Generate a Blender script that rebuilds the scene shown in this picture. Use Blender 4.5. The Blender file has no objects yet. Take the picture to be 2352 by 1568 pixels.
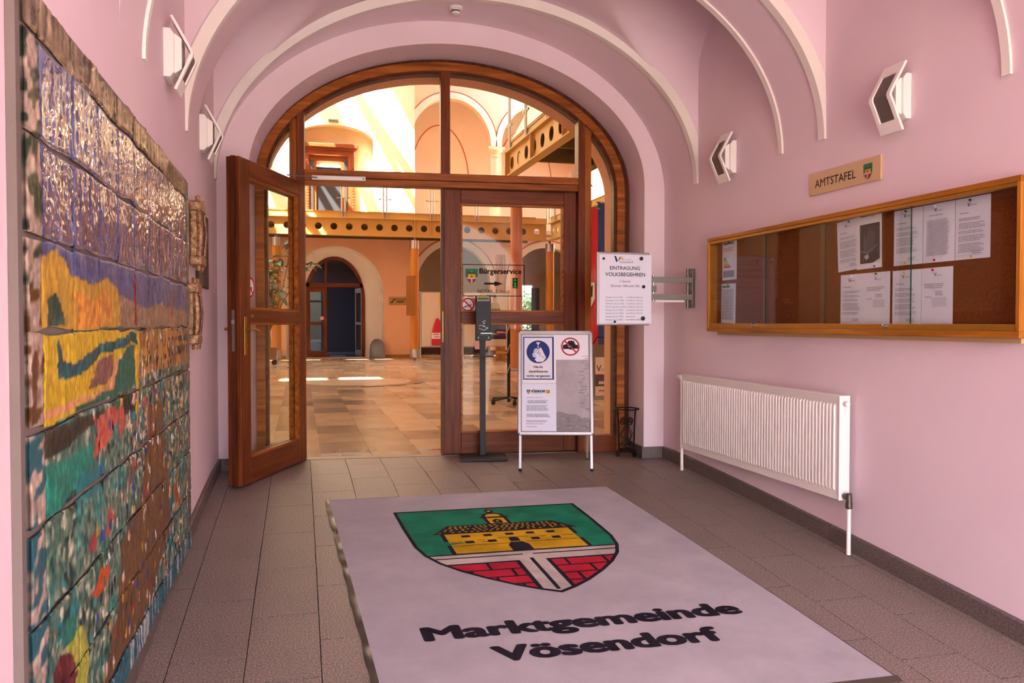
import bpy, bmesh, math, random
import numpy as np
from mathutils import Vector, Matrix, geometry

# ------------------------------------------------------------------ scene, camera, sky, sun
scene = bpy.context.scene
C = scene.collection
random.seed(7)
rng = np.random.RandomState(7)
R = math.radians

cam_d = bpy.data.cameras.new('camera')
cam_d.sensor_width = 36.0
cam_d.lens = 1860 / 2352 * 36.0
cam_d.clip_start = 0.05
cam = bpy.data.objects.new('camera', cam_d)
C.objects.link(cam)
cam.location = (0, 0, 1.21)
cam.rotation_euler = (R(90 - 1.355), 0, R(-14.64))
scene.camera = cam

world = bpy.data.worlds.new('world')
scene.world = world
world.use_nodes = True
wn = world.node_tree.nodes
bg = wn['Background']
sky = wn.new('ShaderNodeTexSky')
sky.sky_type = 'NISHITA'
sky.sun_disc = False
sky.sun_elevation = R(55)
sky.sun_rotation = R(232)
sky.dust_density = 2.5
world.node_tree.links.new(sky.outputs[0], bg.inputs[0])
bg.inputs[1].default_value = 0.48

SUN_DIR = Vector((0.45, 0.35, -0.82)).normalized()
sun_d = bpy.data.lights.new('sun', 'SUN')
sun_d.energy = 18.0
sun_d.angle = R(0.53)
sun_d.color = (1.0, 0.93, 0.82)
sun = bpy.data.objects.new('sun', sun_d)
C.objects.link(sun)
sun.rotation_euler = SUN_DIR.to_track_quat('-Z', 'Y').to_euler()

scene.view_settings.view_transform = 'Standard'
scene.view_settings.look = 'None'
scene.view_settings.gamma = 1.0
scene.view_settings.use_curve_mapping = False
scene.view_settings.exposure = 2.52
scene.cycles.use_denoising = True
scene.cycles.max_bounces = 8
scene.cycles.diffuse_bounces = 5
scene.cycles.use_adaptive_sampling = True
scene.cycles.adaptive_threshold = .06
scene.cycles.glossy_bounces = 3
scene.cycles.transparent_max_bounces = 12
scene.cycles.sample_clamp_indirect = 8.0

# ------------------------------------------------------------------ materials
def lin(c):
    if isinstance(c, str):
        c = c.lstrip('#')
        c = [int(c[i:i + 2], 16) / 255 for i in (0, 2, 4)]
    return tuple((x / 12.92 if x <= .04045 else ((x + .055) / 1.055) ** 2.4) for x in c)

class NT:
    def __init__(s, name):
        s.m = bpy.data.materials.new(name)
        s.m.use_nodes = True
        s.t = s.m.node_tree
        s.b = s.t.nodes['Principled BSDF']
        s.co = None
    def n(s, t, **kw):
        x = s.t.nodes.new(t)
        for k, v in kw.items():
            setattr(x, k, v)
        return x
    def l(s, a, b):
        s.t.links.new(a, b)
    def coord(s, scale=(1, 1, 1), loc=(0, 0, 0), rot=(0, 0, 0)):
        if s.co is None:
            s.co = s.n('ShaderNodeTexCoord')
        mp = s.n('ShaderNodeMapping')
        mp.inputs['Scale'].default_value = scale
        mp.inputs['Location'].default_value = loc
        mp.inputs['Rotation'].default_value = rot
        s.l(s.co.outputs['Object'], mp.inputs[0])
        return mp.outputs[0]
    def noise(s, vec, scale, detail=3, rough=.55):
        x = s.n('ShaderNodeTexNoise')
        x.inputs['Scale'].default_value = scale
        x.inputs['Detail'].default_value = detail
        x.inputs['Roughness'].default_value = rough
        s.l(vec, x.inputs['Vector'])
        return x.outputs[0]
    def ramp(s, fac, stops):
        x = s.n('ShaderNodeValToRGB')
        el = x.color_ramp.elements
        while len(el) < len(stops):
            el.new(.5)
        for e, (p, c) in zip(el, stops):
            e.position = p
            e.color = (*lin(c), 1)
        s.l(fac, x.inputs[0])
        return x.outputs[0]
    def mix(s, fac, a, b):
        x = s.n('ShaderNodeMix', data_type='RGBA')
        if isinstance(fac, float):
            x.inputs[0].default_value = fac
        else:
            s.l(fac, x.inputs[0])
        for v, i in ((a, 6), (b, 7)):
            if hasattr(v, 'links'):
                s.l(v, x.inputs[i])
            else:
                x.inputs[i].default_value = (*lin(v), 1)
        return x.outputs[2]
    def bump(s, h, strength, dist=.01):
        x = s.n('ShaderNodeBump')
        x.inputs['Strength'].default_value = strength
        x.inputs['Distance'].default_value = dist
        s.l(h, x.inputs['Height'])
        s.l(x.outputs[0], s.b.inputs['Normal'])
    def base(s, v):
        if hasattr(v, 'links'):
            s.l(v, s.b.inputs['Base Color'])
        else:
            s.b.inputs['Base Color'].default_value = (*lin(v), 1)
    def set(s, **kw):
        for k, v in kw.items():
            s.b.inputs[k.replace('_', ' ')].default_value = v
        return s.m

M = {}
def flat(col, rough=.7, metal=0.0, spec=.4, name=None):
    key = (col, rough, metal, spec)
    if key not in M:
        t = NT(name or 'flat_' + col.strip('#'))
        t.base(col)
        t.set(Roughness=rough, Metallic=metal, Specular_IOR_Level=spec)
        M[key] = t.m
    return M[key]

def plaster(name, col, dark, bump=.25):
    t = NT(name)
    v = t.coord()
    n1 = t.noise(v, .9, 4)
    n2 = t.noise(v, 11, 5, .65)
    n3 = t.noise(t.coord((1.4, 1.4, .35)), 2.6, 4)
    c = t.ramp(n1, [(.3, dark), (.75, col)])
    c = t.mix(t.ramp(n3, [(.45, '000000'), (.8, '5a5a5a')]), c, dark)
    t.base(c)
    t.bump(n2, bump, .006)
    return t.set(Roughness=.82, Specular_IOR_Level=.25)

M['pink'] = plaster('pink_plaster', 'ebd6da', 'e4cad1')
M['white_plaster'] = plaster('white_stucco', 'f2ebe2', 'e9ded3', .4)
M['salmon'] = plaster('salmon_plaster', 'efba95', 'e8af88')
M['cream'] = plaster('cream_plaster', 'ead2b0', 'e4c8a2')
M['greige'] = plaster('greige_plaster', 'b9a28a', 'ab937b')
M['hallpink'] = plaster('pale_peach_plaster', 'f6d6bd', 'f0cbb0')

def wood(name, axis, light, dark, deep, rough=.38, gl=1.0):
    t = NT(name)
    sc = {'z': (16, 16, 1.0), 'x': (1.0, 16, 16), 'y': (16, 1.0, 16)}[axis]
    v = t.coord(sc)
    n1 = t.noise(v, 1.6, 5, .6)
    n2 = t.noise(v, 6.0, 4, .7)
    c = t.ramp(n1, [(.28, deep), (.5, dark), (.72, light)])
    c = t.mix(t.ramp(n2, [(.42, '000000'), (.62, '8a8a8a')]), c, deep)
    t.base(c)
    t.bump(n2, .12, .003)
    return t.set(Roughness=rough, Specular_IOR_Level=.2)

for ax in 'xyz':
    M['wood_' + ax] = wood('mahogany_' + ax, ax, 'c06f26', '9a5218', '63300c', .42)
    M['wood_dark_' + ax] = wood('dark_mahogany_' + ax, ax, '6e3413', '53250d', '331408', .42)
    M['leaf_wood_' + ax] = wood('red_mahogany_' + ax, ax, '8a441c', '703315', '4a1f0c', .42)
    M['oak_' + ax] = wood('golden_oak_' + ax, ax, 'c8832c', 'ac6a1e', '8a5013')
M['carved'] = wood('carved_cherry', 'x', 'a8552c', '8c4322', '6b2f16')

def glass():
    t = NT('clear_glass')
    t.t.nodes.remove(t.b)
    out = t.t.nodes['Material Output']
    lw = t.n('ShaderNodeLayerWeight')
    lw.inputs[0].default_value = .5
    p = t.n('ShaderNodeMath', operation='POWER')
    t.l(lw.outputs['Facing'], p.inputs[0])
    p.inputs[1].default_value = 4.0
    a = t.n('ShaderNodeMath', operation='MULTIPLY_ADD')
    t.l(p.outputs[0], a.inputs[0])
    a.inputs[1].default_value = .45
    a.inputs[2].default_value = .009
    tr = t.n('ShaderNodeBsdfTransparent')
    tr.inputs[0].default_value = (.95, .965, .95, 1)
    gl = t.n('ShaderNodeBsdfGlossy')
    gl.inputs['Roughness'].default_value = .0
    mx = t.n('ShaderNodeMixShader')
    t.l(a.outputs[0], mx.inputs[0])
    t.l(tr.outputs[0], mx.inputs[1])
    t.l(gl.outputs[0], mx.inputs[2])
    t.l(mx.outputs[0], out.inputs[0])
    return t.m
M['glass'] = glass()

def granite(name, a, b, c, spots=True, rough=.5):
    t = NT(name)
    v = t.coord()
    n1 = t.noise(v, 120, 3, .85)
    n2 = t.noise(v, 2.3, 4)
    n3 = t.noise(v, 5.5, 2, .4)
    oi = t.n('ShaderNodeObjectInfo')
    col = t.ramp(n1, [(.36, c), (.5, b), (.66, a)])
    col = t.mix(t.ramp(n2, [(.4, '000000'), (.75, '606060')]), col, c)
    if spots:
        col = t.mix(t.ramp(n3, [(.665, '000000'), (.72, '808080')]), col, '3a302b')
    col = t.mix(t.ramp(oi.outputs['Random'], [(0, '000000'), (1, '2c2c2c')]), col, c)
    t.base(col)
    t.bump(n1, .15, .002)
    return t.set(Roughness=rough, Specular_IOR_Level=.4)
M['granite'] = granite('grey_brown_granite', 'b5a498', '84746b', '54473f')
M['granite_dark'] = granite('skirting_granite', '85766f', '665852', '4d423d', False)
M['grout'] = flat('#3c342f', .95)

def marble(name, a, b):
    t = NT(name)
    v = t.coord((1, .45, 1))
    n = t.noise(v, 3.2, 5, .6)
    n2 = t.noise(t.coord(), 40, 3)
    c = t.ramp(n, [(.3, b), (.7, a)])
    c = t.mix(t.ramp(n2, [(.5, '000000'), (.9, '303030')]), c, b)
    t.base(c)
    return t.set(Roughness=.2, Specular_IOR_Level=.5)
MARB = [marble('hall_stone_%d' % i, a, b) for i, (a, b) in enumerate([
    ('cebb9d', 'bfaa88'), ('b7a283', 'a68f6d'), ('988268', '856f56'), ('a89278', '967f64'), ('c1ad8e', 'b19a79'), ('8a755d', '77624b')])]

def far_floor():
    t = NT('hall_stone_far')
    v = t.coord((1, 1, 1), (.1, .2, 0))
    br = t.n('ShaderNodeTexBrick')
    br.offset = .5
    br.inputs['Scale'].default_value = 1.0
    br.inputs['Brick Width'].default_value = .45
    br.inputs['Row Height'].default_value = .7
    br.inputs['Mortar Size'].default_value = .006
    br.inputs['Color1'].default_value = (*lin('c9aa82'), 1)
    br.inputs['Color2'].default_value = (*lin('a88a68'), 1)
    br.inputs['Mortar'].default_value = (*lin('d9bf98'), 1)
    t.l(v, br.inputs['Vector'])
    t.base(br.outputs[0])
    return t.set(Roughness=.2)
M['far_floor'] = far_floor()

def carpet():
    t = NT('grey_mat_pile')
    v = t.coord()
    n1 = t.noise(v, 420, 2, .8)
    n2 = t.noise(v, 3.0, 5, .65)
    c = t.ramp(n2, [(.3, 'aba2a6'), (.7, 'c6bcbf')])
    c = t.mix(t.ramp(n1, [(.3, '000000'), (.75, '8c8c8c')]), c, '786f76')
    t.base(c)
    t.bump(n1, .8, .004)
    return t.set(Roughness=.95, Specular_IOR_Level=.1, Sheen_Weight=.25)
M['carpet'] = carpet()
def pile(col):
    key = 'pile_' + col
    if key not in M:
        t = NT(key)
        v = t.coord()
        n1 = t.noise(v, 420, 2, .8)
        n2 = t.noise(v, 5, 4)
        rgb = [int(col[i:i + 2], 16) for i in (0, 2, 4)]
        dk = ''.join('%02x' % int(x * .78) for x in rgb)
        c = t.ramp(n2, [(.3, dk), (.65, col)])
        c = t.mix(t.ramp(n1, [(.35, '000000'), (.8, '5a5a5a')]), c, dk)
        t.base(c)
        t.bump(n1, .8, .004)
        t.set(Roughness=.95, Specular_IOR_Level=.1)
        M[key] = t.m
    return M[key]

def glaze():
    t = NT('ceramic_glaze')
    at = t.n('ShaderNodeAttribute')
    at.attribute_name = 'col'
    v = t.coord((1, 26, 5))
    n1 = t.noise(v, 2.2, 5, .65)
    c = t.mix(t.ramp(n1, [(.45, '000000'), (.7, '404040')]), at.outputs['Color'], '4a3e36')
    t.base(c)
    t.bump(n1, .5, .0028)
    mr = t.n('ShaderNodeMapRange')
    mr.inputs['To Min'].default_value = .5; mr.inputs['To Max'].default_value = .13
    t.l(at.outputs['Alpha'], mr.inputs['Value']); t.l(mr.outputs[0], t.b.inputs['Roughness'])
    ms = t.n('ShaderNodeMapRange')
    ms.inputs['To Min'].default_value = .2; ms.inputs['To Max'].default_value = .65
    t.l(at.outputs['Alpha'], ms.inputs['Value']); t.l(ms.outputs[0], t.b.inputs['Specular IOR Level'])
    mc = t.n('ShaderNodeMapRange'); mc.inputs['From Min'].default_value = .5
    t.l(at.outputs['Alpha'], mc.inputs['Value']); t.l(mc.outputs[0], t.b.inputs['Coat Weight'])
    t.b.inputs['Coat Roughness'].default_value = .06; t.b.inputs['Coat IOR'].default_value = 1.7
    return t.m
M['glaze'] = glaze()
M['mortar'] = plaster('mural_mortar', '82756c', '72655d', .6)

def cork():
    t = NT('brown_cork')
    n = t.noise(t.coord(), 130, 3, .8)
    n2 = t.noise(t.coord(), 2, 3)
    c = t.ramp(n, [(.3, '5e2f12'), (.7, '8a4a1f')])
    c = t.mix(t.ramp(n2, [(.4, '000000'), (.8, '505050')]), c, '6a3716')
    t.base(c)
    return t.set(Roughness=.9, Specular_IOR_Level=.2)
M['cork'] = cork()

M['white_metal'] = flat('#efe8e0', .35, 0, .5, 'white_enamel')
M['alu'] = flat('#aaa4a3', .42, .75, .5, 'brushed_aluminium')
M['steel'] = flat('#b5b2b0', .28, .95, .5, 'steel')
M['steel_grey'] = flat('#7d7975', .42, .7, .5, 'grey_steel')
M['brass'] = flat('#a8803c', .35, .9, .5, 'brass')
M['black'] = flat('#151417', .5, 0, .4, 'black_paint')
M['anthracite'] = flat('#26262b', .55, .1, .4, 'anthracite_powder')
M['iron'] = flat('#17120f', .45, .6, .4, 'wrought_iron')
M['rubber'] = flat('#121214', .8)
M['paper'] = flat('#ece6ea', .8, 0, .2, 'paper')
M['paper_cool'] = flat('#e4e2ee', .8, 0, .2, 'cool_paper')
M['yellow_steel'] = flat('#cba056', .55, 0, .3, 'ochre_steel')
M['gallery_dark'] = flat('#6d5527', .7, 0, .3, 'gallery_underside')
M['orange_col'] = flat('#c47a26', .4, 0, .4, 'orange_column')
M['salmon_col'] = flat('#b8703a', .45, 0, .4, 'salmon_column')
def bronze():
    t = NT('weathered_bronze')
    n = t.noise(t.coord(), 38, 4, .7)
    t.base(t.ramp(n, [(.35, '4a3020'), (.55, '9a7048'), (.75, 'd0a878')]))
    t.bump(n, .5, .006)
    return t.set(Roughness=.38, Metallic=.35)
M['bronze'] = bronze()

# ------------------------------------------------------------------ mesh helpers
class MB:
    def __init__(s):
        s.v = []; s.f = []; s.mi = []; s.cur = 0
    def add(s, vs, fs):
        o = len(s.v)
        s.v += [tuple(map(float, p)) for p in vs]
        for f in fs:
            s.f.append(tuple(i + o for i in f)); s.mi.append(s.cur)
        return s
    def box(s, x0, x1, y0, y1, z0, z1):
        vs = [(x, y, z) for z in (z0, z1) for y in (y0, y1) for x in (x0, x1)]
        return s.add(vs, [(0, 2, 3, 1), (4, 5, 7, 6), (0, 1, 5, 4), (2, 6, 7, 3), (0, 4, 6, 2), (1, 3, 7, 5)])
    def quad(s, a, b, c, d):
        return s.add([a, b, c, d], [(0, 1, 2, 3)])
    def prism(s, poly, fn, d0, d1, caps=True):
        """poly: 2D points; fn(p, q, depth) -> 3D"""
        n = len(poly)
        vs = [fn(p, q, d0) for p, q in poly] + [fn(p, q, d1) for p, q in poly]
        fs = [(i, (i + 1) % n, n + (i + 1) % n, n + i) for i in range(n)]
        if caps:
            tri = geometry.tessellate_polygon([[Vector((p, q, 0)) for p, q in poly]])
            fs += [tuple(t) for t in tri] + [tuple(n + i for i in t)[::-1] for t in tri]
        return s.add(vs, fs)
    def tube(s, pts, r, n=8, closed=False, caps=True):
        pts = [Vector(p) for p in pts]
        m = len(pts)
        rs = r if isinstance(r, (list, tuple)) else [r] * m
        up = None
        vs = []
        for i, p in enumerate(pts):
            if closed:
                t = pts[(i + 1) % m] - pts[i - 1]
            else:
                t = pts[min(i + 1, m - 1)] - pts[max(i - 1, 0)]
            t.normalize()
            if up is None:
                up = Vector((0, 0, 1)) if abs(t.z) < .9 else Vector((1, 0, 0))
            a = t.cross(up)
            if a.length < 1e-5:
                a = t.orthogonal()
            a.normalize()
            b = a.cross(t).normalized()
            up = b
            for k in range(n):
                w = 2 * math.pi * k / n
                vs.append(p + (a * math.cos(w) + b * math.sin(w)) * rs[i])
        fs = []
        for i in range(m if closed else m - 1):
            j = (i + 1) % m
            for k in range(n):
                l = (k + 1) % n
                fs.append((i * n + k, i * n + l, j * n + l, j * n + k))
        if caps and not closed:
            fs.append(tuple(range(n))[::-1]); fs.append(tuple((m - 1) * n + k for k in range(n)))
        return s.add(vs, fs)
    def lathe(s, prof, c=(0, 0, 0), n=20, axis='z'):
        vs = []
        for r, h in prof:
            for k in range(n):
                w = 2 * math.pi * k / n
                a, b = r * math.cos(w), r * math.sin(w)
                p = {'z': (a, b, h), 'y': (a, h, b), 'x': (h, a, b)}[axis]
                vs.append((p[0] + c[0], p[1] + c[1], p[2] + c[2]))
        m = len(prof)
        fs = [(i * n + k, i * n + (k + 1) % n, (i + 1) * n + (k + 1) % n, (i + 1) * n + k) for i in range(m - 1) for k in range(n)]
        fs.append(tuple(range(n))[::-1]); fs.append(tuple((m - 1) * n + k for k in range(n)))
        return s.add(vs, fs)
    def build(s, name, mats, parent=None, smooth=False, bevel=0, loc=None):
        me = bpy.data.meshes.new(name)
        me.from_pydata(s.v, [], s.f)
        if not isinstance(mats, (list, tuple)):
            mats = [mats]
        for m in mats:
            me.materials.append(M[m] if isinstance(m, str) else m)
        if len(mats) > 1:
            me.polygons.foreach_set('material_index', s.mi)
        bm = bmesh.new()
        bm.from_mesh(me)
        bmesh.ops.recalc_face_normals(bm, faces=bm.faces)
        bm.to_mesh(me); bm.free()
        if smooth:
            me.polygons.foreach_set('use_smooth', [True] * len(me.polygons))
            me.set_sharp_from_angle(angle=R(38))
        me.update()
        o = bpy.data.objects.new(name, me)
        C.objects.link(o)
        if parent:
            o.parent = parent
        if loc:
            o.location = loc
        if bevel:
            b = o.modifiers.new('bevel', 'BEVEL')
            b.width = bevel; b.segments = 2; b.limit_method = 'ANGLE'
        return o

def boxobj(name, dims, mat, parent=None, bevel=0):
    return MB().box(*dims).build(name, mat, parent, bevel=bevel)
def tag(o, label=None, cat=None, group=None, kind=None):
    if label: o['label'] = label
    if cat: o['category'] = cat
    if group: o['group'] = group
    if kind: o['kind'] = kind
    return o
def struct(o, label=None):
    return tag(o, label, kind='structure')
def empty(name, loc=(0, 0, 0), rz=0.0):
    e = bpy.data.objects.new(name, None)
    e.empty_display_size = .1
    C.objects.link(e)
    e.location = loc
    e.rotation_euler = (0, 0, rz)
    return e
def copy_tree(o, parent=None):
    c = o.copy()
    C.objects.link(c)
    c.parent = parent
    for ch in list(o.children):
        copy_tree(ch, c)
    return c

_txt = {}
def glyphs(body, bold=0.0, align='LEFT', space=1.0):
    key = (body, bold, align, space)
    if key in _txt:
        return _txt[key]
    cu = bpy.data.curves.new('text', 'FONT')
    cu.body = body
    cu.offset = bold
    cu.align_x = align
    cu.space_line = space
    cu.resolution_u = 3
    o = bpy.data.objects.new('text', cu)
    C.objects.link(o)
    me = o.to_mesh()
    vs = [(v.co.x, v.co.y) for v in me.vertices]
    fs = [tuple(p.vertices) for p in me.polygons]
    o.to_mesh_clear()
    bpy.data.objects.remove(o)
    bpy.data.curves.remove(cu)
    _txt[key] = (vs, fs)
    return vs, fs

class Print:
    """flat print: coloured shapes in 2D, laid on a surface in thin layers"""
    def __init__(s, step=.00025):
        s.items = []; s.step = step
    def poly(s, pts, col):
        tri = geometry.tessellate_polygon([[Vector((x, y, 0)) for x, y in pts]])
        s.items.append((list(pts), [tuple(t) for t in tri], col)); return s
    def rect(s, x0, y0, x1, y1, col):
        return s.poly([(x0, y0), (x1, y0), (x1, y1), (x0, y1)], col)
    def disc(s, cx, cy, r, col, n=40, ry=None):
        return s.poly([(cx + r * math.cos(2 * math.pi * k / n), cy + (ry or r) * math.sin(2 * math.pi * k / n)) for k in range(n)], col)
    def ring(s, cx, cy, r0, r1, col, n=48):
        vs = []; fs = []
        for k in range(n):
            w = 2 * math.pi * k / n
            vs += [(cx + r0 * math.cos(w), cy + r0 * math.sin(w)), (cx + r1 * math.cos(w), cy + r1 * math.sin(w))]
            a = 2 * k; b = 2 * ((k + 1) % n)
            fs.append((a, a + 1, b + 1, b))
        s.items.append((vs, fs, col)); return s
    def line(s, pts, w, col, round_=False):
        for (ax, ay), (bx, by) in zip(pts[:-1], pts[1:]):
            dx, dy = bx - ax, by - ay
            L = math.hypot(dx, dy) or 1
            nx, ny = -dy / L * w / 2, dx / L * w / 2
            s.poly([(ax + nx, ay + ny), (ax - nx, ay - ny), (bx - nx, by - ny), (bx + nx, by + ny)], col)
        if round_:
            for x, y in pts:
                s.disc(x, y, w / 2, col, 12)
        return s
    def text(s, body, x, y, w, h, col, bold=0.0, shear=0.0, rot=0.0):
        """x,y = left baseline; w = total width, h = cap height (None keeps aspect)"""
        if bold > .003:
            e_ = bold * (h or w / len(body)) * .9
            for ox_, oy_ in ((e_, 0), (-e_, 0), (0, e_), (0, -e_)):
                s.text(body, x + ox_, y + oy_, w, h, col, 0, shear, rot)
        vs, fs = glyphs(body)
        x0 = min(p[0] for p in vs); x1 = max(p[0] for p in vs)
        sx = w / (x1 - x0)
        sy = (h / .73) if h else sx
        ca, sa = math.cos(rot), math.sin(rot)
        out = []
        for px, py in vs:
            a = (px - x0) * sx + shear * py * sy; b = py * sy
            out.append((x + a * ca - b * sa, y + a * sa + b * ca))
        s.items.append((out, fs, col)); return s
    def scribble(s, x, y, w, lines, lh, col='#6a6470', th=.3, ragged=.25, seed=1):
        r = random.Random(seed)
        for i in range(lines):
            ww = w * (1 - r.random() * ragged)
            px = x
            yy = y - i * lh
            while px < x + ww:
                l = r.uniform(.03, .12) * w
                s.rect(px, yy, min(px + l, x + ww), yy + lh * th, col)
                px += l + .018 * w
        return s
    def crest(s, cx, cy, sc, detail=False, bk='#2a2228', gn='#1f7d5e', yl='#d9a92c', rd='#b5243a', wh='#d9c8bf'):
        """coat of arms; sc = half width; cy = top edge"""
        for pts, col in crest_shapes(detail):
            c = {'bk': bk, 'gn': gn, 'yl': yl, 'rd': rd, 'wh': wh}[col]
            s.poly([(cx + x / .62 * sc, cy - y / .62 * sc) for x, y in pts], c)
        return s
    def build(s, name, origin, ex, ey, parent=None, mapfn=None, matfn=None, off=.0006):
        ex = Vector(ex); ey = Vector(ey); o = Vector(origin)
        nz = ex.cross(ey).normalized()
        cols = []
        mb = MB()
        for i, (pts, fs, col) in enumerate(s.items):
            if col not in cols:
                cols.append(col)
            mb.cur = cols.index(col)
            h = off + i * s.step / (1 + len(s.items) / 40)
            if mapfn:
                mb.add([mapfn(x, y, h) for x, y in pts], fs)
            else:
                mb.add([o + ex * x + ey * y + nz * h for x, y in pts], fs)
        mats = [(matfn(c) if matfn else flat(c, .7, 0, .2)) for c in cols]
        me = bpy.data.meshes.new(name)
        me.from_pydata(mb.v, [], mb.f)
        for m in mats:
            me.materials.append(m)
        me.polygons.foreach_set('material_index', mb.mi)
        me.update()
        ob = bpy.data.objects.new(name, me)
        C.objects.link(ob)
        if parent:
            ob.parent = parent
        return ob

def clip(poly, fn):
    out = []
    n = len(poly)
    for i in range(n):
        a, b = poly[i], poly[(i + 1) % n]
        fa, fb = fn(a), fn(b)
        if fa >= 0:
            out.append(a)
        if fa * fb < 0:
            t = fa / (fa - fb)
            out.append((a[0] + (b[0] - a[0]) * t, a[1] + (b[1] - a[1]) * t))
    return out
def clip_convex(poly, conv):
    n = len(conv)
    for i in range(n):
        (ax, ay), (bx, by) = conv[i], conv[(i + 1) % n]
        poly = clip(poly, lambda p: (bx - ax) * (p[1] - ay) - (by - ay) * (p[0] - ax))
        if len(poly) < 3:
            return []
    return poly
HALF = [(.62, 0), (.617, .36), (.605, .70), (.575, .86), (.52, .99), (.43, 1.12), (.32, 1.24), (.2, 1.35), (.09, 1.43)]
def shield(ins=0.0):
    k = (.62 - ins) / .62
    pts = [(x * k, ins + y * (1.481 - 2.2 * ins) / 1.481) for x, y in HALF]
    # counter-clockwise in (x, y-down) space
    return pts + [(0, ins + 1.481 - 2.2 * ins)] + [(-x, y) for x, y in reversed(pts)]
_crest = {}
def crest_shapes(detail):
    if detail in _crest:
        return _crest[detail]
    S = []
    inn = shield(.022)
    S.append((shield(), 'bk'))
    up = clip(inn, lambda p: .855 - p[1])
    S.append((up, 'gn'))
    # house
    r = lambda x0, y0, x1, y1: [(x0, y0), (x1, y0), (x1, y1), (x0, y1)]
    S.append((r(-.415, .50, .415, .858), 'bk'))
    S.append((r(-.39, .51, .39, .85), 'yl'))
    S.append(([(-.46, .505), (-.43, .475), (-.34, .352), (.34, .352), (.43, .475), (.46, .505)], 'bk'))
    S.append((r(-.078, .20, .078, .36), 'bk'))
    S.append((r(-.055, .235, .055, .345), 'yl'))
    S.append(([(-.105, .225), (.105, .225), (.075, .195), (.065, .15), (.03, .125), (-.03, .125), (-.065, .15), (-.075, .195)], 'bk'))
    S.append(([(-.052, .205), (.052, .205), (.045, .165), (.02, .145), (-.02, .145), (-.045, .165)], 'yl'))
    S.append(([(0, .03), (.03, .075), (.018, .13), (-.018, .13), (-.03, .075)], 'bk'))
    S.append(([(0, .065), (.014, .08), (0, .1), (-.014, .08)], 'yl'))
    S.append(([(-.03, .34), (-.03, .28), (0, .255), (.03, .28), (.03, .34)], 'bk'))
    S.append(([(0, .285), (.012, .3), (0, .315), (-.012, .3)], 'yl'))
    if detail:
        for row in range(5):
            y = .375 + row * .026
            hw = .325 + row * .022
            n = 21
            for k in range(n):
                x = -hw + (k + (.5 if row % 2 else .15)) * 2 * hw / n + random.uniform(-.003, .003)
                if random.random() < .12:
                    continue
                S.append(([(x - .011, y), (x, y - .009), (x + .012, y), (x, y + .009)], 'yl'))
    else:
        for k in range(6):
            x = -.3 + k * .12
            S.append((r(x - .03, .41, x + .03, .44), 'yl'))
    for x in (-.27, -.135, 0, .13, .26):
        S.append((r(x - .026, .545, x + .026, .583), 'bk'))
    for x in (-.27, -.135, .13, .26):
        S.append((r(x - .026, .648, x + .026, .69), 'bk'))
    if detail:
        for (a, b, y) in ((-.38, -.31, .655), (-.22, -.17, .64), (-.09, .1, .622), (.17, .21, .632), (.3, .38, .64), (-.38, -.04, .722), (.06, .38, .712), (-.2, -.15, .675)):
            S.append((r(a, y, b, y + .007), 'bk'))
    S.append(([(-.03, .70), (-.03, .64), (-.015, .625), (.015, .625), (.03, .64), (.03, .70)], 'bk'))
    S.append(([(-.062, .857), (-.062, .76), (-.035, .71), (.035, .71), (.062, .76), (.062, .857)], 'bk'))
    # road
    band = clip(clip(inn, lambda p: p[1] - .873), lambda p: 1.01 - p[1])
    S.append((band, 'wh'))
    vert = clip(clip(clip(inn, lambda p: p[1] - 1.0), lambda p: .075 - p[0]), lambda p: p[0] + .075)
    S.append((vert, 'wh'))
    S.append((clip_convex(r(-.6, .915, -.03, .93), inn), 'bk'))
    S.append((clip_convex(r(.03, .915, .6, .93), inn), 'bk'))
    S.append((r(-.011, .985, .011, 1.435), 'bk'))
    # brick fields
    for sgn in (-1, 1):
        fld = clip(clip(inn, lambda p: p[1] - 1.03), lambda p: sgn * p[0] - .1)
        if detail:
            row = 0
            y = 1.03
            while y < 1.44:
                y1 = y + .088
                x = -.7 + (.11 if row % 2 else 0)
                while x < .7:
                    q = clip_convex(r(x, y, x + .205, y1), fld)
                    if len(q) > 2:
                        S.append((q, 'rd'))
                    x += .222
                y = y1 + .015
                row += 1
        else:
            S.append((fld, 'rd'))
    S = [(p, c) for p, c in S if len(p) > 2]
    _crest[detail] = S
    return S

# ------------------------------------------------------------------ geometry of the place
XL, XR = -.65, 3.14
XC, XA = (XL + XR) / 2, (XR - XL) / 2
Z0 = 2.34
RB = 1.46
def fz(y):
    t = max(0, 6.4 - y)
    return -(.045 * t + .0062 * t * t) if t < 4 else -(.2792 + (t - 4) * .0946)
def fslope(y):
    t = max(0, 6.4 - y)
    return .045 + .0124 * min(t, 4) if t > 0 else 0
D0 = Vector((1.252, 7.274, 0))
DR = R(-4.5)
Y_BACK = -3.4

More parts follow.
